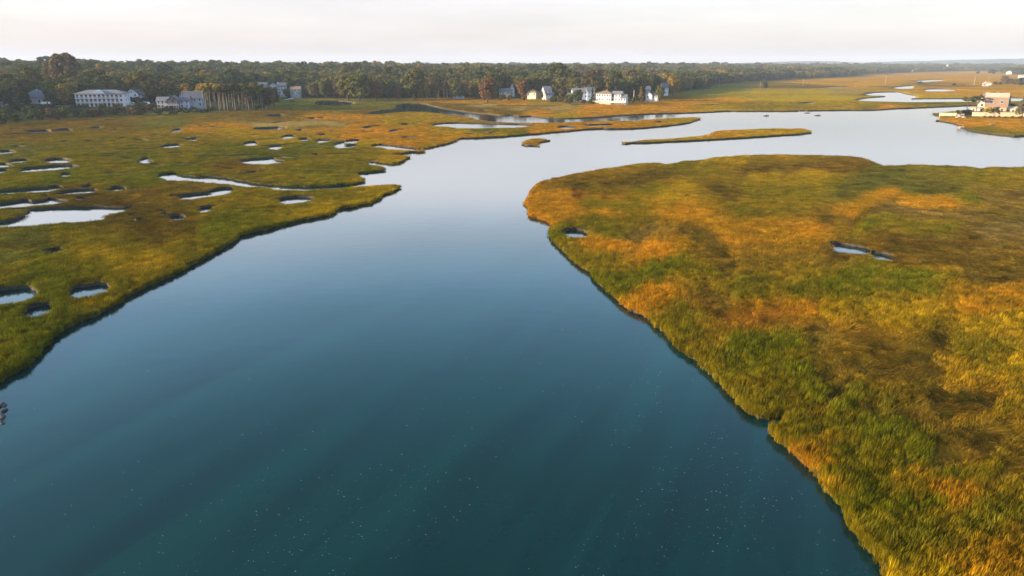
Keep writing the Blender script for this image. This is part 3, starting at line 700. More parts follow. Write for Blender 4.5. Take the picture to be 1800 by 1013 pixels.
def trunk_mesh(name, seed, H, r, zb, spread, mat, limbs=6, lean=0.0):
    rng = random.Random(seed); b = MB()
    pts = [(lean * (t ** 1.5) * H + rng.uniform(-.1, .1) * t, rng.uniform(-.15, .15) * t, H * t - (0.4 if t == 0 else 0)) for t in (0, .25, .5, .75, 1)]
    b.tube(pts, [r * 1.25, r, r * .8, r * .55, r * .2], 7)
    for i in range(limbs):
        a = i * 2.4 + rng.uniform(-.4, .4); z = zb + (H - zb) * (i / max(1, limbs)) * 0.8; x0 = lean * ((z / H) ** 1.5) * H
        L = spread * rng.uniform(.5, .85)
        b.tube([(x0, 0, z), (x0 + math.cos(a) * L * .5, math.sin(a) * L * .5, z + L * .35), (x0 + math.cos(a) * L, math.sin(a) * L, z + L * .55)], [r * .45, r * .28, r * .1], 5)
    return b.mesh(name, mat, True)

KIND = {}
def add_kind(key, crown_args, trunk_args):
    KIND[key] = (crown_args, trunk_args)
# unit trees in metres: (H, W, z0, lobes, per, size, shape), (trunkH, r, zb, spread, bark, limbs, lean)
for i in range(4): add_kind('oak%d' % i, (15 + i * .8, 6.8 + .6 * (i % 2), 1.6, 26, 85, 0.55, 'round'), (11, .32, 3, 4, 'bark', 6, 0))
for i in range(2): add_kind('grove%d' % i, (17, 3.4, 7.5, 12, 80, 0.48, 'top'), (15.5, .19, 10, 2.2, 'bark_pale', 4, .02 * (i * 2 - 1)))
for i in range(2): add_kind('pine%d' % i, (16, 3.2, 3.0, 16, 70, 0.42, 'cone'), (15, .28, 3, 2.5, 'bark', 5, 0))
for i in range(2): add_kind('shrub%d' % i, (3.6, 2.5, 0.0, 10, 75, 0.26, 'round'), (2.2, .09, .2, 1.5, 'bark', 5, 0))
for i in range(2): add_kind('pitch%d' % i, (9.6, 4.0, 4.6, 14, 60, 0.30, 'flat'), (8.2, .22, 4.2, 3.2, 'bark', 7, .05 * (1 - 2 * i)))
ME_OBJ, ME_INS = {}, {}
for n_, (k, (c, t)) in enumerate(KIND.items()):
    ME_OBJ[k] = (crown_mesh('crown_' + k, 100 + n_, *c[:6], M['leaf_obj'], c[6]), trunk_mesh('trunk_' + k, 200 + n_, t[0], t[1], t[2], t[3], M[t[4]], t[5], t[6]))
def far_mesh(k, i):
    """crown and trunk of a far tree in one mesh"""
    c, t = KIND[k]
    cm = crown_mesh('far', 300 + i, c[0], c[1], c[2], max(6, c[3] // 2), 60, c[5] * 1.5, M['leaf_ins'], c[6])
    b = MB(); b.tube([(0, 0, -.5), (0, 0, t[0] * .9)], [t[1] * 1.2, t[1] * .4], 5)
    v = np.empty(len(cm.vertices) * 3, np.float32); cm.vertices.foreach_get('co', v); v = v.reshape(-1, 3)
    nv = len(v); faces = np.arange(nv).reshape(-1, 4)
    me = bpy.data.meshes.new('far_' + k)
    bvs = [tuple(q) for q in v] + b.v
    me.from_pydata(bvs, [], [tuple(f) for f in faces] + [[j + nv for j in f] for f in b.f])
    me.materials.append(M['leaf_ins']); me.materials.append(M[t[4]])
    me.polygons.foreach_set('material_index', [0] * len(faces) + [1] * len(b.f)); me.update()
    bpy.data.meshes.remove(cm)
    return me

def gz(x, y):
    return float(ground_h(np.array([float(x)]), np.array([float(y)]))[0])
def tree(kind, x, y, s, col, label, group=None, name=None, sz=None, cat=None, zoff=0.0, rz=None):
    cm, tm = ME_OBJ[kind]
    name = name or ('shrub' if kind.startswith('shrub') else 'tree')
    o = thing(name, label, cat or ('shrub' if kind.startswith('shrub') else 'tree'), (x, y, gz(x, y) + zoff), random.uniform(0, 6.28) if rz is None else rz, group)
    o.scale = (s, s, (sz or s))
    c = mobj('crown', cm, o); c.color = (*col, 1)
    mobj('trunk', tm, o)
    return o

GREEN = (0.060, 0.078, 0.024); OLIVE = (0.115, 0.112, 0.030); GOLD = (0.26, 0.175, 0.030); RUST = (0.155, 0.085, 0.034); BROWN = (0.12, 0.088, 0.046); DARK = (0.038, 0.052, 0.022)
def vary(c, d=.22):
    k = random.uniform(1 - d, 1 + d)
    return tuple(max(0.005, a * k * random.uniform(.9, 1.1)) for a in c)

# clearings: houses stay visible (photo column range, and the distance range that must stay free)
CLEAR = []   # (px0, px1, rmin, rmax)
def clear(px0, px1, py, z, back=14, front=200):
    r = G((px0 + px1) / 2, py, z).length_squared ** .5
    CLEAR.append((px0, px1, r - front, r + back))
#PART4

# ------------------------------------------------------------------ buildings
def window(parent, x, y, z, w, h, rz, fm):
    f = MB(); t = .1
    f.box(-w / 2 - t, w / 2 + t, -.06, .0, h, h + t); f.box(-w / 2 - t, w / 2 + t, -.10, .0, -t, 0)
    f.box(-w / 2 - t, -w / 2, -.06, .0, 0, h); f.box(w / 2, w / 2 + t, -.06, .0, 0, h); f.box(-w / 2, w / 2, -.045, .0, h * .5 - .03, h * .5 + .03)
    o = f.build('window', fm, parent); o.location = (x, y, z); o.rotation_euler = (0, 0, rz)
    p = MB().box(-w / 2, w / 2, -.02, .0, 0, h).build('pane', M['glass'], o)
    return o
def gable_roof(L, D, hw, rh, ov=.5, axis='x', th=.22):
    b = MB()
    if axis == 'x':
        x0, x1 = -L / 2 - ov, L / 2 + ov; y0 = -D / 2 - ov; y1 = D / 2 + ov; ze = hw - ov * rh / (D / 2)
        for s, ye in ((0, y0), (1, y1)):
            p = [(x0, ye, ze), (x1, ye, ze), (x1, 0, hw + rh), (x0, 0, hw + rh)]
            q = [(a, c, d + th) for a, c, d in p]
            b.poly(p + q, [(3, 2, 1, 0), (4, 5, 6, 7), (0, 1, 5, 4), (1, 2, 6, 5), (2, 3, 7, 6), (3, 0, 4, 7)] if s == 0 else [(0, 1, 2, 3), (7, 6, 5, 4), (4, 5, 1, 0), (5, 6, 2, 1), (6, 7, 3, 2), (7, 4, 0, 3)])
    else:
        c = gable_roof(D, L, hw, rh, ov, 'x', th); b.v = [(-y, x, z) for x, y, z in c.v]; b.f = c.f; b.m = c.m
    return b
def hip_roof(L, D, hw, rh, ov=.6):
    b = MB(); x = L / 2 + ov; y = D / 2 + ov; r = max(0.2, L / 2 - D / 2)
    p = [(-x, -y, hw - .1), (x, -y, hw - .1), (x, y, hw - .1), (-x, y, hw - .1), (-x, -y, hw + .12), (x, -y, hw + .12), (x, y, hw + .12), (-x, y, hw + .12), (-r, 0, hw + rh), (r, 0, hw + rh)]
    b.poly(p, [(3, 2, 1, 0), (0, 1, 5, 4), (1, 2, 6, 5), (2, 3, 7, 6), (3, 0, 4, 7), (4, 5, 9, 8), (5, 6, 9), (6, 7, 8, 9), (7, 4, 8)])
    return b
def walls(L, D, hw, rh, axis):
    b = MB()
    if axis == 'x':
        b.poly([(-L/2,-D/2,-3),(L/2,-D/2,-3),(L/2,D/2,-3),(-L/2,D/2,-3),(-L/2,-D/2,hw),(L/2,-D/2,hw),(L/2,D/2,hw),(-L/2,D/2,hw),(-L/2,0,hw+rh),(L/2,0,hw+rh)],
               [(0,1,5,4),(2,3,7,6),(1,2,6,9,5),(3,0,4,8,7),(0,3,2,1)])
    elif axis == 'y':
        b.poly([(-L/2,-D/2,-3),(L/2,-D/2,-3),(L/2,D/2,-3),(-L/2,D/2,-3),(-L/2,-D/2,hw),(L/2,-D/2,hw),(L/2,D/2,hw),(-L/2,D/2,hw),(0,-D/2,hw+rh),(0,D/2,hw+rh)],
               [(0,1,5,8,4),(2,3,7,9,6),(1,2,6,5),(3,0,4,7),(0,3,2,1)])
    else:
        b.box(-L/2, L/2, -D/2, D/2, -3, hw)
    return b
def block(parent, L, D, hw, rh, roof, wm, rm, at=(0, 0), storeys=2, cols=4, sides=2, win=(.95, 1.35), first=True, door=True, tm='white', base=0.0):
    """one block of a house: walls, roof, windows, door"""
    x0, y0 = at
    w = walls(L, D, hw, rh, {'gx': 'x', 'gy': 'y', 'hip': 'h'}[roof]).build('wall', M[wm], parent); w.location = (x0, y0, 0)
    rb = hip_roof(L, D, hw, rh) if roof == 'hip' else gable_roof(L, D, hw, rh, .45, 'x' if roof == 'gx' else 'y')
    r = rb.build('roof', M[rm], parent); r.location = (x0, y0, 0)
    sh = hw / storeys
    for s in range(storeys):
        z = sh * s + sh * .34 + base
        for c in range(cols):
            x = -L / 2 + L * (c + .5) / cols
            if s == 0 and door and c == cols // 2: continue
            window(parent, x0 + x, y0 - D / 2, z, win[0], min(win[1], sh * .55), 0, M[tm])
        for c in range(sides):
            y = -D / 2 + D * (c + .5) / sides
            window(parent, x0 - L / 2, y0 + y, z, win[0], min(win[1], sh * .55), -math.pi / 2, M[tm])
            window(parent, x0 + L / 2, y0 + y, z, win[0], min(win[1], sh * .55), math.pi / 2, M[tm])
    if roof == 'gy' and rh > 2: window(parent, x0, y0 - D / 2, hw + rh * .25, .8, .9, 0, M[tm])
    if door:
        c = cols // 2; x = -L / 2 + L * (c + .5) / cols
        d = MB().box(-.5, .5, -.06, 0, 0, 2.1); d.box(-.62, -.5, -.09, 0, 0, 2.22); d.box(.5, .62, -.09, 0, 0, 2.22); d.box(-.5, .5, -.09, 0, 2.1, 2.22)
        o = d.build('door', M[tm], parent); o.location = (x0 + x, y0 - D / 2, .1)
    return r
def chimney(roof, x, y, z0, z1, m='brick'):
    b = MB().box(x - .4, x + .4, y - .4, y + .4, z0, z1); b.box(x - .5, x + .5, y - .5, y + .5, z1, z1 + .2)
    return b.build('chimney', M[m], roof)
def site(px, py, z, name, label, cat, rot=0.0, group=None):
    p = G(px, py, z)
    return thing(name, label, cat, (p.x, p.y, z), R(rot), group), p

# hall with the hipped grey roof
t, p = site(70, 184, 3.2, 'hall', 'white hall with a wide grey hipped roof beside the golden tree', 'building', 14)
block(t, 18.5, 14, 4.6, 5.0, 'hip', 'white', 'roof_grey', cols=7, sides=4, storeys=1, win=(1.2, 1.9))
MB().box(-.5, .5, -.5, .5, 9.2, 10.2).build('cupola', M['white'], t)
clear(38, 92, 184, 3.2, 12, 120)
# long hotel with balconies
t, p = site(184, 187, 3.0, 'hotel', 'long white balconied hotel with a triangular pediment above the shrubs', 'building', 13)
s = pxm(p); L = 77 / s; D = 12; hw = 8.2
w = walls(L, D, hw, 0, 'h').build('wall', M['white'], t)
rf = hip_roof(L, D, hw, 2.4, .9).build('roof', M['roof_grey'], t)
pd = MB(); a0, a1 = -4.6, 4.6
pd.poly([(a0, -D/2 - 1.3, hw + .1), (a1, -D/2 - 1.3, hw + .1), (0, -D/2 - 1.3, hw + 2.5), (a0, -1, hw + .1), (a1, -1, hw + .1), (0, -1, hw + 2.5)], [(0, 1, 2), (5, 4, 3), (1, 4, 5, 2), (3, 0, 2, 5), (0, 3, 4, 1)])
o = pd.build('pediment', M['white'], t); o.location = (-1.0, 0, 0)
for lv in (0, 1, 2):
    z = lv * 2.73
    if lv:
        MB().box(-L/2, L/2 - 4, -D/2 - 1.4, -D/2, z - .15, z + .05).build('balcony', M['white'], t)
        rl = MB().box(-L/2, L/2 - 4, -D/2 - 1.4, -D/2 - 1.34, z + .95, z + 1.03)
        k = -L/2
        while k < L/2 - 4:
            rl.box(k, k + .09, -D/2 - 1.4, -D/2 - 1.34, z + .05, z + .95); k += .32
        rl.build('railing', M['white'], t)
    for i in range(10):
        x = -L/2 + 1.3 + (L - 6) * i / 9
        window(t, x, -D/2, z + .2, 1.5, 2.0, 0, M['white'])
        if lv < 3 and i % 2 == 0: MB().box(x + 1.3, x + 1.5, -D/2 - 1.38, -D/2 - 1.18, z, z + 2.6).build('post', M['white'], t)
    window(t, L/2 - 2.2, -D/2, z + .7, 1.1, 1.4, 0, M['white'])
    for yy in (-3, 3): window(t, L/2, yy, z + .7, 1.0, 1.4, math.pi / 2, M['white'])
pc = MB().box(-3, 1, -D/2 - 4, -D/2 - 1.5, 2.5, 2.75); [pc.box(x, x + .2, -D/2 - 4, -D/2 - 3.8, 0, 2.5) for x in (-3, -1.1, .8)]
pc.build('porch', M['white'], t)
clear(143, 224, 187, 3, 14, 60)
# two dark-roofed houses behind the hotel
t, p = site(234, 178, 4.6, 'house', 'small white house with a blue dormered roof just right of the hotel', 'house', 25)
rf = block(t, 8, 7, 5.2, 3.2, 'gy', 'white', 'roof_blue', cols=2, sides=2); chimney(rf, 1.5, 1, 7, 9)
t, p = site(247, 177, 4.6, 'house', 'white saltbox house with a steep blue roof and brick chimney behind the vans', 'house', 14)
rf = block(t, 8, 7, 4.2, 3.6, 'gx', 'white', 'roof_blue', cols=3, sides=2); chimney(rf, 3, .5, 6.5, 9)
clear(224, 256, 177, 4.6, 10, 90)
# house at the picture's edge
t, p = site(-2, 192, 2.0, 'house', 'white house cut by the left edge of the picture behind dark shrubs', 'house', 10)
block(t, 8.5, 8, 5.4, 2.6, 'gx', 'white', 'roof_grey', cols=3, sides=2); clear(-20, 8, 192, 2, 12, 50)
# maroon-gabled house with deck, cream wing
t, p = site(308, 190, 2.4, 'house', 'maroon gabled house with a cream wing and white-railed deck above the shrubs', 'house', 12)
s = pxm(p)
block(t, 7.0, 8, 5.2, 2.5, 'gy', 'maroon', 'roof_grey', cols=2, sides=2)
block(t, 7.0, 7, 4.6, 2.3, 'gx', 'cream', 'roof_grey', at=(-6.8, 1.5), cols=3, sides=1, door=False)
block(t, 6.0, 8.5, 4.4, 3.2, 'gx', 'bluegrey', 'roof_blue', at=(6.3, 2.6), cols=2, sides=1, door=False)
dk = MB().box(-5, 4, -8, -4, 2.0, 2.2); dk.build('deck', M['white'], t)
rl = MB().box(-5, 4, -8, -7.9, 3.1, 3.2); k = -5
while k < 4: rl.box(k, k + .1, -8, -7.92, 2.2, 3.1); k += .45
rl.build('railing', M['white'], t)
for x in (-4.8, -2, 1, 3.7): MB().box(x, x + .2, -7.9, -7.7, -1, 2).build('post', M['white'], t)
# big blue-grey house
t, p = site(342, 187.5, 2.6, 'house', 'large blue-grey house with white rake boards left of the tall bare-trunked grove', 'house', 14)
rf = block(t, 12, 9, 5.6, 4.2, 'gx', 'bluegrey', 'roof_blue', cols=4, sides=2); chimney(rf, 4.6, .8, 8, 11)
for sx in (-1, 1):
    for sy in (-1, 1):
        x = sx * 6.46; rk = MB()
        rk.poly([(x, sy * 4.95, 5.12), (x + .1 * sx, sy * 4.95, 5.12), (x + .1 * sx, 0, 9.75), (x, 0, 9.75), (x, sy * 4.95, 5.6), (x + .1 * sx, sy * 4.95, 5.6), (x + .1 * sx, 0, 10.2), (x, 0, 10.2)], [(0, 1, 2, 3), (4, 5, 6, 7), (0, 1, 5, 4), (1, 2, 6, 5), (0, 3, 7, 4), (2, 3, 7, 6)])
        rk.build('rake_board', M['white'], t)
clear(281, 362, 188, 2.5, 12, 45)
# houses in the cove behind the grove
t, p = site(458, 164, 4.5, 'house', 'grey-roofed house with a broad gable just showing over the grove', 'house', 20)
block(t, 13, 9, 5.5, 3.8, 'gx', 'white', 'roof_grey', cols=4, sides=2)
block(t, 5, 5, 5.5, 2.6, 'gy', 'white', 'roof_grey', at=(2, -4.2), cols=1, sides=1, door=False)
t, p = site(482, 164, 4.0, 'house', 'pale blue gabled house with stacked porches at the head of the cove', 'house', 10); t.scale = (.84, .84, .84)
block(t, 8.5, 9, 7.4, 3.4, 'gy', 'white', 'roof_blue', cols=3, sides=2)
for z in (2.6, 5.0): MB().box(-4, 4, -6.2, -4.5, z, z + .25).build('porch', M['white'], t)
t, p = site(497, 166, 3.6, 'house', 'tall grey three-storey house with a dark roof and white window bays in the cove', 'house', 14); t.scale = (.84, .84, .84)
rf = block(t, 9, 9, 9.4, 2.6, 'gx', 'greyside', 'roof_blue', cols=3, sides=2, storeys=3, win=(1.8, 1.5)); chimney(rf, -3.6, -1.5, 9.5, 12.6, 'white')
clear(446, 508, 164, 4, 12, 60)
t, p = site(521, 166, 3.6, 'house', 'low brown house half hidden by branches right of the tall grey house', 'house', 5)
block(t, 9, 7, 4.6, 2.2, 'gx', 'greyside', 'roof_brown', cols=3, sides=2); clear(512, 532, 166, 3.6, 8, 30)
# house hidden in the wood
t, p = site(806, 168, 3.5, 'house', 'blue-grey house half hidden in the dark wood', 'house', 12)
block(t, 9, 8, 5.2, 3, 'gx', 'bluegrey', 'roof_blue', cols=3, sides=2); clear(803, 808, 168, 3.5, 3, 4)
# houses on the point
t, p = site(888, 167, 3.2, 'cottage', 'small cream cottage with a blue-grey roof right of the big russet tree', 'house', -10)
block(t, 9.5, 8, 3.0, 2.6, 'gx', 'cream', 'roof_grey', cols=4, sides=2, storeys=1)
block(t, 4.2, 5, 5.2, 4.0, 'gy', 'white', 'roof_blue', at=(6.2, 3), cols=1, sides=1, door=False); clear(877, 902, 167, 3.2, 14, 50)
t, p = site(936, 169, 3.0, 'cottage', 'low pinkish cottage with a hipped roof under the russet trees', 'house', -18)
block(t, 8.2, 8, 3.2, 2.8, 'hip', 'cream', 'roof_brown', cols=3, sides=2, storeys=1); clear(926, 946, 169, 3, 8, 50)
t, p = site(961, 170, 3.0, 'house', 'tall white house with steep grey gable and lean-to porch', 'house', 16); t.scale = (.84, .84, .84)
block(t, 8, 8, 6.2, 4.0, 'gx', 'white', 'roof_grey', cols=2, sides=2)
block(t, 8, 3.0, 2.6, 1.4, 'gx', 'white', 'roof_blue', at=(.8, -5.6), cols=3, sides=1, storeys=1, door=False); clear(952, 971, 170, 3, 10, 60)
t, p = site(996, 158, 6.5, 'house', 'white gable peeping out of the wood above the long grey house', 'house', 30)
block(t, 7, 7, 5, 3.4, 'gy', 'white', 'roof_grey', cols=2, sides=1, door=False); clear(991, 1003, 158, 6.5, 8, 22)
t, p = site(1020, 172.5, 3.0, 'house', 'long blue-grey house with two chimneys behind the round dark tree', 'house', 6)
rf = block(t, 14, 8, 5.0, 2.8, 'gx', 'bluegrey', 'roof_grey', cols=6, sides=2); chimney(rf, -3, 0, 6.5, 9); chimney(rf, 3.4, 0, 6.5, 9)
block(t, 6, 9, 5.6, 3.0, 'gx', 'bluegrey', 'roof_blue', at=(7.4, -2), cols=2, sides=2, door=False)
block(t, 4, 4, 2.8, 1.2, 'gx', 'white', 'roof_grey', at=(-9, -3), cols=1, sides=1, storeys=1); clear(992, 1040, 172, 3, 10, 40)
t, p = site(1064, 178.5, 2.4, 'inn', 'two-storey pinkish white inn with hipped roof, many windows and white wing on the point', 'building', -27)
rf = block(t, 12.2, 9, 5.9, 2.0, 'hip', 'white', 'roof_brown', cols=6, sides=3); chimney(rf, 1, 0, 7, 8.6)
block(t, 7.6, 8, 5.6, 2.0, 'gx', 'white', 'roof_grey', at=(9.4, 1.2), cols=3, sides=2, door=False)
block(t, 4.4, 5, 3.2, 2.2, 'gx', 'bluegrey', 'roof_blue', at=(15.2, -.6), cols=2, sides=1, storeys=1, door=False)
MB().box(-8, 18, -6.6, -6.45, -.5, .7).build('terrace_wall', M['stone'], t)
clear(1049, 1098, 178.5, 2.4, 10, 80)
t, p = site(1088, 161, 6.0, 'house', 'tiny white gable among crowns above the inn', 'house', -20)
block(t, 6, 6, 4.5, 3, 'gy', 'white', 'roof_grey', cols=1, sides=1, door=False); clear(1085, 1092, 161, 6, 6, 14)
t, p = site(1142, 173.4, 2.6, 'cottage', 'little white cottage with a blue roof right of the orange tree', 'house', -24)
block(t, 5.2, 6, 2.9, 2.0, 'gy', 'white', 'roof_blue', cols=2, sides=2, storeys=1)
block(t, 4.6, 5, 2.7, 1.5, 'gx', 'white', 'roof_blue', at=(4.4, 1), cols=2, sides=1, storeys=1, door=False); clear(1134, 1150, 173, 2.6, 8, 60)
t, p = site(1136, 164, 4.5, 'house', 'olive-roofed house between the autumn trees above the little cottage', 'house', 30); t.scale = (.84, .84, .84)
block(t, 8, 7, 4.2, 3.0, 'gx', 'greyside', 'roof_pale', cols=3, sides=2); clear(1135, 1145, 164, 4.5, 8, 18)
t, p = site(1166, 163.5, 4.2, 'house', 'tall narrow white house with a purple-grey roof at the edge of the dark wood', 'house', 24); t.scale = (.84, .84, .84)
block(t, 7.2, 8, 5.6, 4.6, 'gx', 'white', 'roof_blue', cols=2, sides=2); clear(1158, 1172, 164, 4.2, 8, 80)
# far ones
far = [(1602,125,2,9,8,4,4.5,'gy','white','roof_pale','barn','far white barn with a rounded gable before the dark tree line'),
 (1509,126.5,2,11,8,4,2.5,'gx','cream','roof_pale','house','far pale house at the end of the wood on the open marsh'),
 (1665,119.6,10,10,10,9,6,'gy','white','roof_pale','house','far white house with a tall gable above the tree line'),
 (1773,130.4,1.5,12,9,5,4,'gy','white','roof_pale','house','far white gabled house among trees by the right-hand marsh edge'),
 (1797,137,1.5,14,9,3.5,2,'gx','white','roof_pale','house','far low white house at the extreme right edge of the marsh'),
 (1759,117.6,14,16,12,9,5,'gx','white','roof_pale','house','leftmost white house of the row on the far right skyline'),
 (1768,117.4,14,14,12,8,4,'gx','cream','roof_pale','house','second pale house of the row on the far right skyline'),
 (1779,117.0,14,20,12,9,4,'gx','white','roof_pale','house','third and widest house of the row on the far right skyline'),
 (1789,118.0,14,18,12,8,5,'gy','cream','roof_pale','house','last house of the row on the far right skyline'),
 (1732,151.2,1.0,6.5,5,3.0,2.6,'gy','greyside','roof_pale','shack','weathered grey shack by the two poles on the right-hand marsh')]
for (px, py, z, L, D, hw, rh, rf_, wm, rm, nm, lb) in far:
    q = G(px, py, z); z = max(z, gz(q.x, q.y)); q = G(px, py, z) if abs(z - q.z) < 6 else q
    t = thing(nm, lb, 'building' if nm in ('barn',) else 'house' if nm != 'shack' else 'shack', (q.x, q.y, z), R(-20))
    block(t, L, D, hw, rh, rf_, wm, rm, cols=2, sides=2, storeys=1 if hw < 5 else 2, win=(1.2, 1.5))
    clear(px - L * .5 * pxm(q) - 1, px + L * .5 * pxm(q) + 1, py, z, 20, 400)
q = G(1739.5, 149.5, 1.0)
t = thing('shed', 'small white shed right of the grey shack', 'shed', (q.x, q.y, 1.0), R(-20)); block(t, 3.2, 3, 2.0, 1.0, 'gx', 'white', 'roof_pale', cols=1, sides=1, storeys=1, win=(.8, .8), door=False)
q = G(1262.5, 118, 8)
t = thing('steeple', 'tiny white steeple above the far wood', 'steeple', (q.x, q.y, 8))
MB().box(-2.2, 2.2, -2.2, 2.2, 0, 16).build('tower', M['white'], t)
sp = MB(); sp.poly([(-2.5, -2.5, 16), (2.5, -2.5, 16), (2.5, 2.5, 16), (-2.5, 2.5, 16), (0, 0, 25)], [(0, 3, 2, 1), (0, 1, 4), (1, 2, 4), (2, 3, 4), (3, 0, 4)]); sp.build('spire', M['white'], t)

# shore house on the right
HZ = gz(*G(1746, 200, 2.2).xy[:])
t, p = site(1746.5, 199.5, HZ, 'shore_house', 'gambrel shingled house with two skylights behind the sunlit seawall', 'house', -30)
t.scale = (1.14, 1.14, 1.14)
W_, D_, e1, e2, e3 = 9.8, 10.5, 4.0, 8.6, 10.6      # eave, break, ridge heights
yb = D_ / 2 - 1.7
wv = MB(); prof = [(-D_/2, -2), (D_/2, -2), (D_/2, e1), (yb, e2), (0, e3), (-yb, e2), (-D_/2, e1)]
n = len(prof); wv.poly([(-W_/2, y, z) for y, z in prof] + [(W_/2, y, z) for y, z in prof], [tuple(range(n))[::-1], tuple(range(n, 2 * n)), (0, n, n + 6, 6)[::-1], (1, 2, n + 2, n + 1)])
wv.build('wall', [M['cedar']], t)
def slope(name, mat, y0, z0, y1, z1, ov=.35, th=.25):
    x0, x1 = -W_/2 - ov, W_/2 + ov; d = Vector((0, y1 - y0, z1 - z0)); nn = Vector((0, -d.z, d.y)).normalized() * th
    if nn.z < 0: nn = -nn
    b = MB(); p = [(x0, y0, z0), (x1, y0, z0), (x1, y1, z1), (x0, y1, z1)]; q = [(x, y + nn.y, z + nn.z) for x, y, z in p]
    b.poly(p + q, [(3, 2, 1, 0), (4, 5, 6, 7), (0, 1, 5, 4), (1, 2, 6, 5), (2, 3, 7, 6), (3, 0, 4, 7)])
    return b.build(name, M[mat], t)
r1 = slope('roof', 'roof_brown', -D_/2 - .3, e1 - .5, -yb, e2); slope('roof', 'roof_brown', D_/2 + .3, e1 - .5, yb, e2)
slope('upper_roof', 'roof_pale', -yb - .25, e2 + .02, 0, e3 + .02); slope('upper_roof', 'roof_pale', yb + .25, e2 + .02, 0, e3 + .02)
for x in (-2.3, 2.3):
    ang = math.atan2(e2 - e1, 1.7)
    f = MB().box(-.85, .85, -.65, .65, 0, .14); sk = f.build('skylight', M['white'], t); pz = (e1 + e2) / 2 - .2
    MB().box(-.72, .72, -.52, .52, .14, .16).build('pane', M['glass'], sk)
    sk.location = (x, -D_/2 + 1.7 * (pz - e1) / (e2 - e1) - .30, pz + .12); sk.rotation_euler = (ang, 0, 0)
for x in (-3, 0, 3): window(t, x, -D_/2, 1.3, 1.2, 1.5, 0, M['white'])
for z in (1.3, 5.0):
    for y in (-2, 2): window(t, -W_/2, y, z, 1.1, 1.5, -math.pi / 2, M['white']); window(t, W_/2, y, z, 1.1, 1.5, math.pi / 2, M['white'])
for sx in (-1, 1):
    x = sx * (W_/2 + .37)
    for (ya, za, yb2, zb2) in ((-D_/2 - .3, e1 - .5, -yb, e2), (-yb, e2, 0, e3), (D_/2 + .3, e1 - .5, yb, e2), (yb, e2, 0, e3)):
        b = MB(); b.poly([(x, ya, za), (x, yb2, zb2), (x, yb2, zb2 + .45), (x, ya, za + .45), (x + .08 * sx, ya, za), (x + .08 * sx, yb2, zb2), (x + .08 * sx, yb2, zb2 + .45), (x + .08 * sx, ya, za + .45)], [(0, 1, 2, 3), (4, 5, 6, 7), (0, 1, 5, 4), (3, 2, 6, 7), (0, 3, 7, 4), (1, 2, 6, 5)]); b.build('rake_board', M['white'], t)
chimney(r1, 0, .6, e3 - .5, e3 + .45, 'brick')
# white stair wing and rear block
block(t, 3.2, 7.5, 5.6, 2.6, 'gy', 'cream', 'roof_pale', at=(-6.3, .8), cols=1, sides=2, door=False)
block(t, 9, 6, 8.8, 1.6, 'gx', 'cream', 'roof_brown', at=(-1.2, 8.4), cols=3, sides=2, storeys=3, door=False)
block(t, 9.5, 4.5, 2.9, .9, 'gx', 'cream', 'roof_pale', at=(9.4, -1.0), cols=4, sides=1, storeys=1)
block(t, 4.2, 4.5, 2.7, .6, 'gx', 'cream', 'roof_pale', at=(-8.8, -3.6), cols=2, sides=1, storeys=1)
clear(1700, 1800, 200, 2, 30, 60)

def seawall(p0, p1, z0, z1, label, n, th=.7):
    a, b = G(*p0, z0).xy, G(*p1, z0).xy; d = b - a; L = d.length
    o = thing('seawall', label, 'wall', (a.x, a.y, z0), math.atan2(d.y, d.x))
    for i in range(n):
        x0 = L * i / n + .03; x1 = L * (i + 1) / n - .03
        MB().box(x0, x1, 0, th, -.8 + 0.02 * (i % 2), z1 - z0 + random.uniform(-.04, .04)).build('panel', M['stone'], o)
    MB().box(-.1, L + .1, .05, th + .15, z1 - z0 + .05, z1 - z0 + .2).build('coping', M['stone'], o)
    return o
seawall((1709.5, 203.3), (1812, 204.2), 1.0, 2.75, 'long sunlit concrete seawall below the shingled house', 9)
seawall((1652, 203.2), (1681, 203.6), .75, 2.1, 'short golden seawall at the tip of the house point', 4)
def rock(name, x, y, z, s, mat, label, cat, group, seed):
    bm = bmesh.new(); bmesh.ops.create_icosphere(bm, subdivisions=2, radius=1)
    rr_ = random.Random(seed); o1 = Vector((rr_.random() * 9, rr_.random() * 9, rr_.random() * 9))
    from mathutils import noise
    for v in bm.verts:
        k = 1 + .35 * noise.noise(v.co * 1.3 + o1); v.co = Vector((v.co.x * k * s[0], v.co.y * k * s[1], v.co.z * k * s[2]))
    me = bpy.data.meshes.new(name); bm.to_mesh(me); bm.free(); me.materials.append(mat)
    o = mobj(name, me, None, (x, y, z)); o.rotation_euler = (0, 0, rr_.random() * 6)
    return tag(o, label, cat, group)
BO = []
for i in range(14):
    q = G(1681 + 16 * (i + random.random() * .6) / 14, random.uniform(200, 206.5), 1.0)
    k = random.uniform(.5, 1.15)
    rock('boulder', q.x, q.y, gz(q.x, q.y) + .25 * k, (k * 1.2, k, k * .8), M['boulder'], 'tan boulder, %s from left in the heap ending the short seawall' % ['first', 'second', 'third', 'fourth', 'fifth', 'sixth', 'seventh', 'eighth', 'ninth', 'tenth', 'eleventh', 'twelfth', 'thirteenth', 'last'][i], 'boulder', 'boulders beside the short seawall', i)
for i, (a, b, k) in enumerate([(2, 713, .34), (8, 714, .2), (6, 723, .30), (1, 729, .22), (3, 733, .33), (0, 738, .2), (2, 744, .25), (9, 732.5, .1), (7, 738, .08)]):
    q = G(a, b, 0)
    rock('rock', q.x, q.y, .02, (k * 1.7, k * .8, k * .6), M['rock'], 'dark wet rock, %s down the row breaking the water at the left edge' % ['first', 'second', 'third', 'fourth', 'sixth', 'eighth', 'ninth', 'fifth', 'seventh'][i], 'rock', 'dark rocks at the left edge of the river', 60 + i)
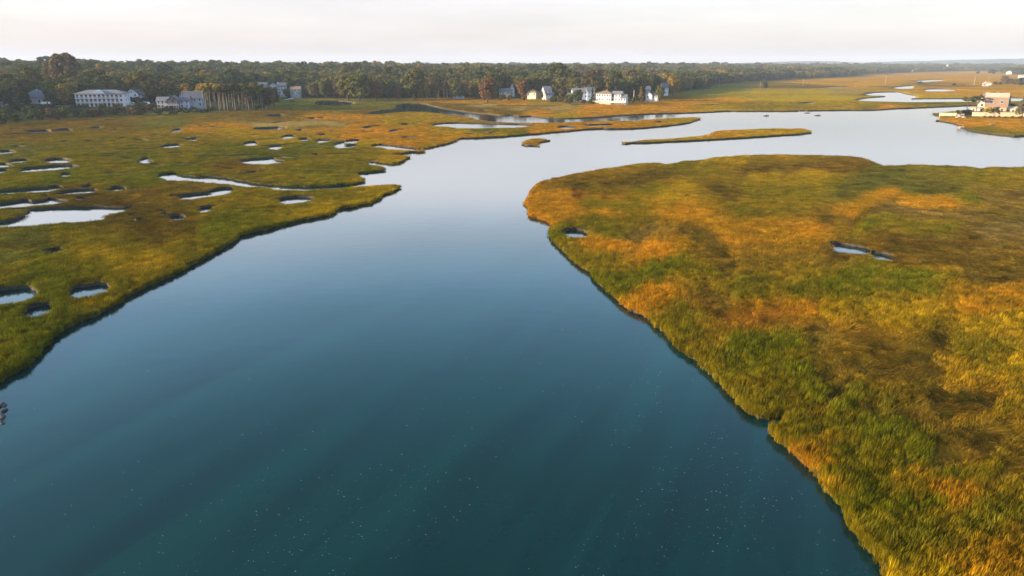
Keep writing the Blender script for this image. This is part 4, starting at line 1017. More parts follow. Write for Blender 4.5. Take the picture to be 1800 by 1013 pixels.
q = G(1690, 225, 0); rock('boulder', q.x, q.y, .25, (2.4, 1.0, .6), M['boulder'], 'grey boulder awash at the notch in the house point shore', 'boulder', None, 90)

# utility poles
def pole(px, pyb, pyt, label, z=None, r=.16, arm=True, group='utility poles'):
    q = G(px, pyb, 0.8 if z is None else z); z0 = gz(q.x, q.y)
    H = (pyb - pyt) / pxm(q) * 1.02
    o = thing('utility_pole', label, 'utility pole', (q.x, q.y, z0), R(30), group)
    MB().tube([(0, 0, -1), (0, 0, H)], [r * 1.2, r * .8], 8).build('post', M['pole'], o, True)
    if arm: MB().box(-1.1, 1.1, -.08, .08, H - .9, H - .72).build('crossarm', M['pole'], o)
    for x in (-.9, 0, .9) if arm else (): MB().tube([(x, 0, H - .72), (x, 0, H - .45)], .07, 6).build('insulator', M['white'], o)
pole(1264, 154, 141, 'pale utility pole against the dark wood right of the point'); pole(1336, 154.5, 145, 'short utility pole just left of the lone dark tree on the marsh'); pole(1411, 151.5, 140, 'utility pole standing midway along the far wood')
pole(1556, 149, 135, 'utility pole at the bend of the far creek', r=.22); pole(1712, 149.4, 134.4, 'tall leaning pale pole left of the grey shack', r=.3); pole(1737, 148.6, 136, 'thin pole behind the grey shack', r=.2)
pole(1114, 173.5, 155.5, 'stout bare grey pole among trees right of the inn', 2.6, .35, False, None)
pole(35, 178, 149, 'left utility pole before the white hall', 3.5); pole(46.6, 179, 153, 'second utility pole at the corner of the white hall', 3.5); pole(99, 178, 145.5, 'pale utility pole above the golden tree', 3.8)

# road below the hotel, vans
rp = [(-120, 196), (-20, 192), (40, 190), (95, 189), (150, 188.6), (220, 187.5), (270, 186)]
c = [G(a, b, 2.6) for a, b in rp]; rv = []; 
for i, q in enumerate(c):
    for dy in (-2.2, 2.2): rv.append((q.x, q.y + dy, 0))
rv = [(x, y, gz(x, y) + .12) for x, y, _ in rv]
rb = MB(); rb.poly(rv, [(2 * i, 2 * i + 2, 2 * i + 3, 2 * i + 1) for i in range(len(c) - 1)]); o = rb.build('road', M['asphalt']); o['kind'] = 'structure'
def van(px, py, z, mat, label, rot, L=4.8, H=2.1):
    q = G(px, py, z); o = thing('van', label, 'van', (q.x, q.y, gz(q.x, q.y) + .1), R(rot))
    b = MB(); pr = [(-L/2, .35), (L/2, .35), (L/2, .95), (L/2 - .9, 1.15), (L/2 - 1.5, H), (-L/2, H)]
    n = len(pr); b.poly([(x, -.95, zz) for x, zz in pr] + [(x, .95, zz) for x, zz in pr], [tuple(range(n)), tuple(range(n, 2 * n))[::-1]] + [(i, i + n, (i + 1) % n + n, (i + 1) % n) for i in range(n)])
    b.build('body', M[mat], o)
    for sy in (-1, 1):
        MB().box(L/2 - 2.3, L/2 - 1.45, sy * .96 - .01, sy * .96 + .01, 1.2, H - .2).build('side_window', M['glass'], o)
        for x in (-L/2 + .9, L/2 - .9): MB().tube([(x, sy * .75, .34), (x, sy * .98, .34)], .34, 10).build('wheel', M['rubber'], o)
van(83, 188.6, 2.8, 'paint', 'white van parked on the road below the hall', 5, 6, 2.6); van(233, 185.5, 3.2, 'teal', 'pale teal van parked at the right end of the hotel', 0); van(259, 185, 3.2, 'paint', 'white van parked below the saltbox house', -10)
van(167, 187.8, 3.0, 'paint', 'white van parked in front of the hotel', 0, 4.4, 1.6)

# boats
def boat_mesh(L, B, H, name, mat):
    b = MB(); st = 9; rings = []
    for i in range(st):
        u = i / (st - 1); w = B / 2 * (math.sin(math.pi * (0.06 + 0.88 * u)) ** .7); x = (u - .5) * L; sh = .12 * H * (2 * u - 1) ** 2
        rings.append([(x, -w, H + sh), (x, -w * .8, H * .35), (x, 0, 0), (x, w * .8, H * .35), (x, w, H + sh), (x, w * .86, H * .9 + sh), (x, 0, H * .45), (x, -w * .86, H * .9 + sh)])
    v = [p for r_ in rings for p in r_]; f = []
    for i in range(st - 1):
        for k in range(8): f.append((i * 8 + k, i * 8 + (k + 1) % 8, (i + 1) * 8 + (k + 1) % 8, (i + 1) * 8 + k))
    f.append(tuple(range(8))[::-1]); f.append(tuple((st - 1) * 8 + k for k in range(8)))
    b.poly(v, f); return b.mesh(name, mat)
def dinghy(px, py, z, label, rot, mat='grave', L=3.6):
    q = G(px, py, z); o = thing('dinghy', label, 'boat', (q.x, q.y, z), R(rot))
    mobj('hull', boat_mesh(L, 1.4, .6, 'hull', M[mat]), o)
    for x in (-.7, .5): MB().box(x, x + .25, -.55, .55, .42, .46).build('thwart', M['pole'], o)
dinghy(1744.5, 219.5, .9, 'small grey dinghy lying in the gold grass below the seawall', 15)
dinghy(504, 175.6, 0.0, 'small white boat at the head of the cove', 10, 'paint'); dinghy(512, 174.4, 0.8, 'pale boat pulled up on the cove shore', -12, 'paint', 4.6)

def paddler(px, py, rot, where):
    q = G(px, py, 0)
    o = thing('kayak', 'dark kayak ' + where, 'kayak', (q.x, q.y, -.08), R(rot), None)
    mobj('hull', boat_mesh(3.6, .75, .38, 'hull', M['kayak']), o)
    me = bpy.data.meshes.new('person')
    V_ = [(0, 0, .26), (0, 0, .50), (.02, 0, .74), (.02, 0, .80), (.03, 0, .92), (.04, 0, 1.03), (.02, .20, .72), (.02, -.20, .72), (.16, .30, .52), (.16, -.30, .52), (.36, .28, .60), (.36, -.28, .60), (.45, .11, .36), (.45, -.11, .36), (.85, .10, .26), (.85, -.10, .26)]
    E_ = [(0, 1), (1, 2), (2, 3), (3, 4), (4, 5), (2, 6), (2, 7), (6, 8), (7, 9), (8, 10), (9, 11), (0, 12), (0, 13), (12, 14), (13, 15)]
    me.from_pydata(V_, E_, []); me.materials.append(M['cloth'])
    pr = mobj('person', me, None, (q.x, q.y, -.08 + .05)); pr.rotation_euler = (0, 0, R(rot))
    sm = pr.modifiers.new('skin', 'SKIN')
    rad = [.16, .15, .13, .06, .10, .06, .075, .075, .05, .05, .04, .04, .09, .09, .06, .06]
    for sv, r_ in zip(me.skin_vertices[0].data, rad): sv.radius = (r_, r_)
    me.skin_vertices[0].data[0].use_root = True
    ss = pr.modifiers.new('sub', 'SUBSURF'); ss.levels = 1; ss.render_levels = 1
    tag(pr, 'person in dark clothes sitting in the kayak ' + where, 'person')
    pd_ = thing('paddle', 'double-bladed paddle held across the kayak ' + where, 'paddle', (q.x, q.y, 0), R(rot))
    MB().tube([(.38, -1.05, .50), (.38, 1.05, .66)], .025, 6).build('shaft', M['pole'], pd_)
    for sy in (-1, 1): MB().box(.36, .40, sy * 1.25 - .22, sy * 1.25 + .22, .50 + .09 * sy, .66 + .09 * sy).build('blade', M['kayak'], pd_)
paddler(1347, 204, 12, 'above the middle of the long island'); paddler(1437, 203.4, -8, 'above the pointed tip of the long island')
lg = MB(); a = G(1414, 198.9, .05); lg.tube([(a.x, a.y, .08), (a.x + 2, a.y + .1, .12), (a.x + 3.8, a.y + .2, .06)], [.22, .26, .16], 8); o = lg.build('drift_log', M['bark'], None, True); tag(o, 'dark drift log floating between the two kayaks near the marsh edge', 'log')
#PART5

# ------------------------------------------------------------------ trees that can be told apart
ORD = ['first', 'second', 'third', 'fourth', 'fifth', 'sixth', 'seventh', 'eighth', 'ninth', 'tenth', 'eleventh', 'twelfth', 'thirteenth', 'fourteenth', 'fifteenth', 'sixteenth', 'seventeenth', 'eighteenth', 'nineteenth', 'twentieth']
def cname(c):
    r, g, b = c
    return 'golden' if r > .19 and g > .12 else 'russet' if r > 1.6 * g else 'brownish' if r > 1.2 * g else 'dark green' if g < .06 else 'green' if g > 1.08 * r else 'olive'
def rows(objs, fmt):
    """labels a row of alike plants by their order from left"""
    objs = sorted(objs, key=lambda o: o.location.x / o.location.y)
    for i, o in enumerate(objs): o['label'] = fmt % (cname(next(c for c in o.children if c.name.startswith('crown')).color[:3]), (ORD + ['twenty-' + a for a in ORD[:9]] + ['thirtieth'] + ['thirty-' + a for a in ORD[:9]] + ['fortieth'] + ['forty-' + a for a in ORD[:9]] + ['fiftieth'] + ['fifty-' + a for a in ORD[:9]])[min(i, 58)])

def T(kind, px, py, hpx, col, label, group=None, z=None, wide=1.0, zoff=0):
    q = G(px, py, 2.0 if z is None else z)
    H = hpx / pxm(q); base = KIND[kind][0][0]
    s = H / base
    return tree(kind, q.x, q.y, s * wide, vary(col, .08), label, group, sz=s, zoff=zoff)
FT = [
 ('oak0',116,189,36,GOLD,'golden autumn tree between the white hall and the hotel',1.0),('oak1',136,188,36,OLIVE,'dark green tree against the left end of the hotel',.95),('shrub0',85,187,14,OLIVE,'olive shrub under the hall eaves beside the golden tree',1.1),
 ('oak2',22,194,34,DARK,'dark tree before the house at the left edge',1.1),('oak3',48,192,22,DARK,'low dark tree in front of the white hall',1.1),
 ('oak0',612,174,42,OLIVE,'big rounded olive tree leaning out over the cove shore',1.25),('oak1',632,175,46,OLIVE,'broad golden-topped tree at the wood edge above the dark pool',1.3),('oak2',662,174,34,RUST,'russet-topped tree right of the broad golden tree',1.0),
 ('oak3',700,173,24,RUST,'small reddish tree at the foot of the dark wood',.9),('oak0',730,172,50,OLIVE,'tall golden-green tree above the pale bare trunks',1.2),('oak1',745,172,32,GOLD,'small yellowing tree beside the pale bare trunks',1.0),
 ('oak2',857,177,41,RUST,'big round russet tree alone on the point shore',1.25),('oak0',918,171,34,RUST,'russet tree left of the pinkish cottage',1.05),('oak1',938,168,30,RUST,'rust-topped tree behind the pinkish cottage',1.0),('oak3',976,172,26,OLIVE,'olive tree right of the tall white house',1.0),('oak2',988,174,22,BROWN,'brown-tinged tree before the long grey house',1.0),
 ('oak1',1016,179,24,GREEN,'round dark green tree in front of the long grey house',.95),('shrub1',1003,178,15,OLIVE,'olive shrub at the left foot of the round dark tree',1.2),
 ('pine0',1041,178,26,DARK,'dark conifer left of the inn',.9),('oak2',1047,172,34,OLIVE,'olive tree rising behind the inn roof left end',1.0),('oak3',1082,169,40,GREEN,'tall round tree behind the inn',1.0),('oak0',1104,171,26,OLIVE,'olive tree right of the inn wing',1.0),('pine1',1126,175,25,GOLD,'narrow orange tree beside the stout bare pole',1.3),
 ('oak1',1137,168,30,GOLD,'yellow-topped tree above the little white cottage',.8),('oak3',1160,175,27,OLIVE,'olive tree right of the little white cottage',1.0),('oak2',1182,166,34,GOLD,'gold-topped tree in the wood right of the narrow white house',1.1),
 ('oak0',125,176,70,BROWN,'tall dark tree rising highest above the skyline behind the hall',1.0),('oak2',112,176,66,BROWN,'second tall brownish tree left of the highest crown',.9),
 ('oak1',345,168,24,GOLD,'orange autumn tree behind the big blue-grey house',.9),('oak0',357,187,38,GOLD,'bright yellow tree at the left end of the grove',.7),
 ('shrub1',228,186,11,DARK,'dark shrub under the small dormered house right of the hotel',1.5),('shrub0',241,185,11,BROWN,'brown shrub between the dormered house and the saltbox house',1.5),('shrub1',252,185,10,DARK,'dark shrub in front of the saltbox house',1.5),
 ('oak1',800,172,27,OLIVE,'leafy tree before the left end of the hidden blue-grey house',.75),('oak2',811,172,29,GREEN,'dark leafy tree before the right end of the hidden blue-grey house',.75),('oak0',951,173,15,OLIVE,'small olive tree at the left corner of the tall white house',.8),('oak3',1148,171,22,GREEN,'green tree between the little cottage and the narrow white house',.7),('oak1',505,170,17,GREEN,'dark green tree at the foot of the tall grey cove house',1.0),('oak0',474,170,15,OLIVE,'olive tree at the foot of the pale blue cove house',1.0),
 ('shrub0',472,188,36,BROWN,'tall brown shrubby tree at the right end of the grove',.9),('shrub1',462,190,27,DARK,'dark rounded shrub tree at the grove foot',1.0),
 ('oak3',1345,156.5,13,DARK,'lone small dark tree standing on the open marsh',.9),
]
for (k, x, y, h, c, l, w) in FT: T(k, x, y, h, c, l, None, 2.0 if y > 160 else 1.0, w)
# the grove of tall bare trunks
GV = []
for i in range(26):
    x = 362 + i * 4.4 + random.uniform(-2, 2); y = 194 - 2.0 * (i / 26) - random.uniform(0, 3.5)
    GV.append(T('grove%d' % (i % 2), x, y, random.uniform(42, 48) - (i > 22) * 4, GOLD if i < 6 else random.choice([OLIVE, OLIVE, GREEN, BROWN]), 'tall pale-trunked tree crowded in the grove right of the blue-grey house', 'trees of the bare-trunked grove', 1.6, 1.15))
rows(GV, '%s pale-trunked tree, %s from left in the bare-trunked grove')
GV = []
for i in range(16):
    GV.append(T('oak%d' % (i % 4), 368 + 118 * (i + random.random() * .7) / 16, random.uniform(182, 186.5), random.uniform(30, 38), random.choice([GREEN, DARK, BROWN, OLIVE]), 'dark leafy tree behind the grove', 'dark trees of the grove', 2, .85))
rows(GV, '%s leafy tree, %s from left standing behind the pale trunks of the grove')
GV = []
for i in range(26):
    GV.append(T('grove%d' % (i % 2), random.uniform(722, 812), random.uniform(170.5, 173), random.uniform(21, 27), random.choice([BROWN, RUST, OLIVE]), 'slender bare-trunked tree along the wood edge above the backwater', 'slender trees above the backwater', 1.6, 1.2))
rows(GV, '%s slender bare-trunked tree, %s from left along the wood edge above the backwater')
GV = []
# shrub belt below the hotel road
for i in range(62):
    x = -15 + 390 * (i + random.random()) / 62; u = random.random()
    y0 = np.interp(x, [0, 60, 120, 200, 300, 370], [217, 211, 206, 201.5, 198, 195]); y1 = np.interp(x, [0, 60, 120, 200, 300, 370], [200, 196, 195, 193, 192, 191])
    y = y0 + (y1 - y0) * u
    lim = np.interp(x, [0, 60, 120, 170, 220, 260, 280, 300, 340, 370], [190, 189, 190, 190, 187, 184, 188, 193.5, 190.5, 187])
    hh = min(random.uniform(12, 20), max(5, y - lim + random.uniform(-1, 2)))
    GV.append(T('shrub%d' % (i % 2), x, y, hh, random.choice([GREEN, GREEN, OLIVE, DARK, BROWN, (0.07, 0.085, 0.045)]) if random.random() > .12 else RUST, 'rounded shrub in the dense belt between the marsh and the hotel road', 'shrubs of the belt below the hotel', 1.6, random.uniform(1.1, 1.6) * max(1, 11 / hh)))
for k_, (a_, b_, w_) in enumerate([(-99, 60, 'below the house at the left edge'), (60, 130, 'below the white hall'), (130, 190, 'below the hotel left half'), (190, 250, 'below the hotel right half'), (250, 310, 'below the maroon gabled house'), (310, 999, 'below the big blue-grey house')]):
    rows([o for o in GV if a_ <= 900 + 1200 * o.location.x / (o.location.y * CP + 28 * SP) < b_], '%s shrub, %s from left in the belt ' + w_)
GV = []
for i in range(26):
    x = random.choice([random.uniform(845, 925), random.uniform(1025, 1050), random.uniform(1098, 1165), random.uniform(968, 1000)])
    y = np.interp(x, [845, 925, 1000, 1050, 1100, 1165], [176, 174, 180, 181, 179, 176])
    GV.append(T('shrub%d' % (i % 2), x, y + random.uniform(-1.5, .4), random.uniform(5, 10), random.choice([GREEN, OLIVE, OLIVE, BROWN]), 'low shrub along the marsh edge of the house point', 'shrubs edging the house point', 1.4, 1.3))
rows(GV, '%s low shrub, %s from left along the marsh below the point houses')
GV = []
# plants round the shore house
SH = [('pitch0',1699,194,30,OLIVE,'flat-topped pine with bare trunk at the left of the shore house',1.0),('pitch1',1716,195,29,GREEN,'darker flat-topped pine next to the shore house',.9),('shrub0',1737,199.5,15,GOLD,'golden shrub against the shore house front',1.0),('shrub1',1748,199.5,16,OLIVE,'green shrub against the shore house front',.9),
 ('shrub0',1776,193,15,OLIVE,'bright green shrub right of the shore house',1.1),('oak1',1797,202,31,(0.12,0.115,0.07),'large grey-green tree at the right edge behind the seawall',1.0),('pine0',1800,182,18,DARK,'dark conifer at the right edge behind the grey-green tree',1.6),
 ('oak0',1727,182,19,GREEN,'dark tree behind the left of the shore house roof',1.2),('oak2',1742,181,23,DARK,'dark tree behind the middle of the shore house roof',1.1),('oak3',1757,181,22,DARK,'dark tree behind the right of the shore house roof',1.0),('oak1',1770,182,18,DARK,'small dark tree behind the right corner of the shore house',.8),
 ('shrub1',1684,198,9,OLIVE,'olive shrub at the left end of the dark hedge',1.3),('shrub0',1693,197.5,8,DARK,'dark clipped shrub in the hedge before the pines',1.3),('shrub1',1702,197.5,8,DARK,'dark low shrub between the two pines',1.4),('shrub0',1659,198.5,3.5,BROWN,'tiny grey shrub at the tip of the house point',1.4)]
for (k, x, y, h, c, l, w) in SH: T(k, x, y, h, c, l, None, 2.2, w)
for i in range(12):
    GV.append(T('shrub%d' % (i % 2), random.uniform(1722, 1800), random.uniform(205, 207), random.uniform(2.5, 4.5), random.choice([BROWN, RUST]), 'low brown shrub along the foot of the long seawall', 'brown shrubs below the seawall', 1.0, 1.4))
rows(GV, '%s low shrub, %s from left along the foot of the long seawall')
GV = []
for i in range(26):
    x = random.uniform(1764, 1815); y = np.interp(x, [1764, 1800], [149, 150]) - random.uniform(0, 7)
    GV.append(T('shrub%d' % (i % 2), x, y, random.uniform(5, 10), random.choice([BROWN, BROWN, OLIVE, DARK]), 'brownish shrub in the thicket right of the grey shack', 'shrubs of the thicket right of the shack', 1.0, 1.3))
rows(GV, '%s shrub, %s from left in the thicket right of the grey shack')
for (x, y, h, l) in [(1749,148.6,5,'dark rounded shrub right of the white shed'),(1758,148.6,4.5,'second dark shrub right of the white shed'),(1744,130,8,'grey-green clump of shrub on the far marsh'),(1719,129.6,4,'small lone dark shrub on the far marsh'),(1617,148,5,'small dark shrub by the far creek'),(1677,150,4,'low dark shrub by the dark ditch')]:
    T('shrub0', x, y, h, DARK, l, None, 1.0, 1.5)

# ------------------------------------------------------------------ the wood
def free(x, y):
    px, py = proj(x, y, np.full(len(x), 2.0)); r = np.sqrt(x * x + y * y + CAM_H ** 2)
    ok = np.ones(len(x), bool)
    for a, b, r0, r1 in CLEAR: ok &= ~((px > a) & (px < b) & (r > r0) & (r < r1))
    return ok
tx, ty, tr = [], [], []
rr = 430.0
while rr < 6200:
    sp = 7.2 + max(0, rr - 700) * 0.0075
    th = np.arange(-0.80, 0.80, sp / rr)
    th = th + RNG.uniform(-.4, .4, len(th)) * sp / rr
    q = rr + RNG.uniform(-.4, .4, len(th)) * sp
    tx.append(q * np.sin(th)); ty.append(q * np.cos(th)); rr += sp
tx = np.concatenate(tx); ty = np.concatenate(ty)
ud = upland_d(tx, ty)
px, py = proj(tx, ty, np.full(len(tx), 2.0))
# the shrub belt and the hotel grounds are no wood
nowood = ((px < 375) & (ud < np.interp(px, [-300, 0, 100, 200, 300, 375], [80, 75, 88, 92, 70, 50]))) | ((px > 360) & (px < 486) & (ud < 45)) | ((px > 845) & (px < 1168) & (ud < np.interp(px, [845, 900, 1000, 1060, 1168], [10, 16, 22, 30, 14])))
ok = (ud > 2.5) & ~nowood & free(tx, ty)
# thin out what lies deep behind the front rows and cannot be seen
tx, ty, ud, px = tx[ok], ty[ok], ud[ok], px[ok]
tz = ground_h(tx, ty, ud)
rad = np.hypot(tx, ty)
infr = (px > -40) & (px < 1840)
# the nearest trees in view become trees of their own
front = np.where(infr & (ud < 26) & (rad < 1500))[0]
front = front[np.argsort(rad[front])][:185]
LAND = [(70, 'behind the white hall'), (180, 'behind the long hotel'), (245, 'behind the saltbox house'), (320, 'behind the maroon gabled house'), (430, 'behind the bare-trunked grove'), (500, 'behind the cove houses'), (590, 'above the dark pool'), (680, 'left of the backwater head'), (770, 'above the backwater'), (840, 'left of the big russet tree'), (910, 'behind the cottages of the point'), (990, 'behind the long grey house'), (1070, 'behind the inn'), (1150, 'behind the little white cottage'), (1220, 'right of the narrow white house'), (1300, 'beside the pale pole'), (1400, 'along the far marsh edge'), (1520, 'at the far end of the wood')]
is_front = np.zeros(len(tx), bool); is_front[front] = True
clump = fbm(tx / 60, ty / 60, 501, 3)
def wood_col(i):
    u = clump[i] + random.uniform(-.22, .22)
    c = GREEN if u < .42 else OLIVE if u < .60 else GOLD if u > .76 else BROWN if u > .68 else OLIVE
    if c is GOLD: c = tuple(.6 * a + .4 * b for a, b in zip(GOLD, OLIVE))
    return vary(c, .25)
WK = ['oak0', 'oak1', 'oak2', 'oak3', 'oak0', 'oak1', 'oak2', 'pine0', 'pine1', 'oak3']
FR = {}
for i in front:
    lab = min(LAND, key=lambda a: abs(a[0] - px[i]))[1]
    k = random.choice(WK); s = random.uniform(.78, 1.04) * (.76 + .45 * clump[i])
    if 1200 < px[i] < 1500: k = random.choice(['oak0', 'oak2', 'pine0', 'grove0', 'grove1'])
    kw = 'dark conifer' if k.startswith('pine') else 'slim pale-trunked tree' if k.startswith('grove') else 'broadleaf tree'
    FR.setdefault((kw, lab), []).append(tree(k, float(tx[i]), float(ty[i]), s, wood_col(i), kw + ' in the front row of the wood ' + lab, 'front trees of the wood ' + lab))
for (kw, lab), L_ in FR.items(): rows(L_, '%s ' + kw.replace('broadleaf tree', 'tree') + ', %s from left in wood front ' + lab)

def points_object(name, loc, scale, rot, idx, col, coll, label=None, kind='stuff'):
    n = len(loc)
    me = bpy.data.meshes.new(name); me.vertices.add(n); me.vertices.foreach_set('co', np.asarray(loc, np.float32).ravel())
    def A(nm, ty_, data, key):
        a = me.attributes.new(nm, ty_, 'POINT'); a.data.foreach_set(key, np.ascontiguousarray(data).ravel())
    A('sca', 'FLOAT_VECTOR', np.asarray(scale, np.float32), 'vector'); A('rot', 'FLOAT_VECTOR', np.asarray(rot, np.float32), 'vector')
    A('idx', 'INT', np.asarray(idx, np.int32), 'value')
    A('col', 'FLOAT_COLOR', np.concatenate([np.asarray(col, np.float32), np.ones((n, 1), np.float32)], 1), 'color')
    o = mobj(name, me); o['kind'] = kind
    if label: o['label'] = label; 
    ng = bpy.data.node_groups.new(name, 'GeometryNodeTree')
    ng.interface.new_socket('Geometry', in_out='INPUT', socket_type='NodeSocketGeometry'); ng.interface.new_socket('Geometry', in_out='OUTPUT', socket_type='NodeSocketGeometry')
    L = ng.links.new
    gi = ng.nodes.new('NodeGroupInput'); go = ng.nodes.new('NodeGroupOutput')
    ip = ng.nodes.new('GeometryNodeInstanceOnPoints'); ci = ng.nodes.new('GeometryNodeCollectionInfo')
    ci.inputs['Collection'].default_value = coll; ci.inputs['Separate Children'].default_value = True; ci.inputs['Reset Children'].default_value = True
    def NA(nm, dt):
        a = ng.nodes.new('GeometryNodeInputNamedAttribute'); a.data_type = dt; a.inputs['Name'].default_value = nm; return a.outputs['Attribute']
    L(gi.outputs[0], ip.inputs['Points']); L(ci.outputs[0], ip.inputs['Instance']); ip.inputs['Pick Instance'].default_value = True
    L(NA('idx', 'INT'), ip.inputs['Instance Index']); L(NA('sca', 'FLOAT_VECTOR'), ip.inputs['Scale'])
    er = ng.nodes.new('FunctionNodeEulerToRotation'); L(NA('rot', 'FLOAT_VECTOR'), er.inputs[0]); L(er.outputs[0], ip.inputs['Rotation'])
    L(ip.outputs[0], go.inputs[0])
    md = o.modifiers.new('scatter', 'NODES'); md.node_group = ng
    return o
def source(name, meshes):
    c = bpy.data.collections.new(name)
    for i, m in enumerate(meshes): c.objects.link(bpy.data.objects.new('%s_%02d' % (name, i), m))
    return c
FARK = ['oak0', 'oak1', 'oak2', 'oak3', 'pine0', 'grove0']
far_c = source('wood_source', [far_mesh(k, i) for i, k in enumerate(FARK)])
bk = np.where(~is_front)[0]
n = len(bk)
ix = RNG.choice(len(FARK), n, p=[.22, .22, .2, .2, .1, .06])
g_ = 1 + np.clip((rad[bk] - 800) / 2600, 0, .9)
s_ = RNG.uniform(.78, 1.14, n) * (.72 + .55 * fbm(tx[bk] / 45, ty[bk] / 45, 503, 3)) * np.where(RNG.random(n) < .04, 1.3, 1)
cols = np.array([wood_col(i) for i in bk])
points_object('woodland', np.stack([tx[bk], ty[bk], tz[bk] - .2], 1), np.stack([s_ * g_, s_ * g_, s_ * .92], 1), np.stack([np.zeros(n), np.zeros(n), RNG.uniform(0, 6.28, n)], 1), ix, cols, far_c)
print('wood', n)

# ------------------------------------------------------------------ marsh grass
def clump_mesh(name, seed, blades, rad_, h, lean, w, curl=0.0):
    rng = np.random.default_rng(seed); vs, fs = [], []
    for i in range(blades):
        a = rng.uniform(0, 6.28); rr_ = rad_ * math.sqrt(rng.random()); bx, by = rr_ * math.cos(a), rr_ * math.sin(a)
        hh = h * rng.uniform(.65, 1.2); la = rng.normal(0, 1) * .9 if curl == 0 else rng.normal(0, .5); ll = lean * hh * rng.uniform(.3, 1.3)
        dx, dy = math.cos(la) * ll, math.sin(la) * ll; ww = w * rng.uniform(.7, 1.3); pa = rng.uniform(0, 6.28); sx, sy = math.cos(pa) * ww, math.sin(pa) * ww
        b = len(vs)
        vs += [(bx - sx, by - sy, -.05), (bx + sx, by + sy, -.05), (bx + dx * .4 + sx * .7, by + dy * .4 + sy * .7, hh * .6), (bx + dx * .4 - sx * .7, by + dy * .4 - sy * .7, hh * .6), (bx + dx, by + dy, hh * (1 - .25 * min(1, lean)))]
        fs += [(b, b + 1, b + 2), (b, b + 2, b + 3), (b + 3, b + 2, b + 4)]
    return mesh_np(name, np.array(vs), np.array(fs), [M['grass_ins']])
# 0,1 fine tall cordgrass; 2,3 low swirled hay; 4,5 coarse tufts for farther off
gsrc = source('grass_source', [clump_mesh('tall_a', 1, 44, .45, 1.0, .16, .018), clump_mesh('tall_b', 2, 42, .45, 1.0, .28, .018), clump_mesh('hay_a', 3, 36, .5, .95, 1.1, .028, 1), clump_mesh('hay_b', 4, 36, .5, .9, 1.3, .028, 1), clump_mesh('tuft_a', 5, 44, .85, 1.0, .4, .034), clump_mesh('tuft_b', 6, 44, .85, .95, .9, .036, 1)])
tri = np.stack([VX, VY, VZ], 1)[F]; c3 = tri.mean(1)
area = 0.5 * np.abs((tri[:, 1, 0] - tri[:, 0, 0]) * (tri[:, 2, 1] - tri[:, 0, 1]) - (tri[:, 2, 0] - tri[:, 0, 0]) * (tri[:, 1, 1] - tri[:, 0, 1]))
rt = np.hypot(c3[:, 0], c3[:, 1]); at_ = np.arctan2(c3[:, 0], c3[:, 1])
ppx, ppy = proj(c3[:, 0], c3[:, 1], c3[:, 2])
dens = np.interp(rt, [30, 60, 100, 160, 260, 420, 620, 640], [8.0, 7.0, 5.0, 2.6, 1.0, .30, .10, 0])
dens = dens * ((np.abs(at_) < .80) & (ppx > -160) & (ppx < 1960) & (ppy < 1180)) * (UD[F].max(1) < 3)
ed = EDGEV[F].any(1)
dens = dens * np.where(ed, 1.5, 1.0)
exp = area * dens; cnt_ = np.floor(exp + RNG.random(len(exp))).astype(int)
ti = np.repeat(np.arange(len(F)), cnt_); n = len(ti)
u, v = RNG.random(n), RNG.random(n); fl = u + v > 1; u[fl], v[fl] = 1 - u[fl], 1 - v[fl]; w0 = 1 - u - v
def bary(A): 
    B = A[F[ti]]; 
    return (B[:, 0].T * w0 + B[:, 1].T * u + B[:, 2].T * v).T
gx, gy, gzv = bary(VX), bary(VY), bary(VZ); gh = bary(VH)
gcol = zones(gx, gy); gh = gcol[:, 3]; gcol_h = gh.copy(); gcol = gcol[:, :3]
edge_f = bary(EDGEV.astype(float))
gr = np.hypot(gx, gy)
gh = np.maximum(gh, 0.75 * np.clip(edge_f * 1.6, 0, 1) * (gr < 110) * (polydist(water_loops[0], gx, gy) < 3)) if False else gh * (1 - .45 * np.clip(edge_f * 1.5, 0, 1))
gh = gh * np.interp(gr, [60, 110, 170, 300], [.80, .66, .44, .36])
patch = fbm(gx / 2.4, gy / 2.4, 61, 3); patch2 = fbm(gx / 11, gy / 11, 63, 3)
gh = gh * (0.74 + 0.52 * patch) 
short = gcol_h < 0.45
coarse = gr > RNG.uniform(105, 150, n)
idx = np.where(coarse, np.where(short, 5, 4), np.where(short, 2, 0)) + np.where(coarse, 0, RNG.integers(0, 2, n))
keep = gh > 0.08
wid = np.interp(gr, [30, 120, 260, 620], [.8, 1.0, 1.3, 2.3]) * RNG.uniform(.8, 1.25, n)
sca = np.stack([wid, wid, np.clip(gh, .10, 1.4) * RNG.uniform(.55, 1.35, n)], 1)
dirf = fbm(gx / 5.0, gy / 5.0, 71, 2) * 14.0
rot = np.stack([RNG.normal(0, .06, n), RNG.normal(0, .06, n), np.where(short, dirf + RNG.normal(0, .5, n), RNG.normal(-.2, .9, n))], 1)
cv_ = (0.66 + .68 * fbm(gx / .8, gy / .8, 65, 2))[:, None] * (0.78 + 0.44 * patch2)[:, None] * np.exp(RNG.normal(0, .19, (n, 1)))
mixn = sstep((fbm(gx / 3.3, gy / 3.3, 81, 4) - .52) / .10)[:, None] * np.where(gx < 12, .20, .32)[:, None]; mixg = sstep((fbm(gx / 2.1, gy / 2.1, 83, 4) - .54) / .08)[:, None] * .30
gcol = gcol * (1 - mixn) + np.array([.34, .19, .008]) * mixn; gcol = gcol * (1 - mixg) + np.array([.085, .095, .006]) * mixg
gcol = gcol * cv_ * np.stack([1 + .25 * (patch2 - .5), np.ones(n), np.ones(n)], 1)
k = keep
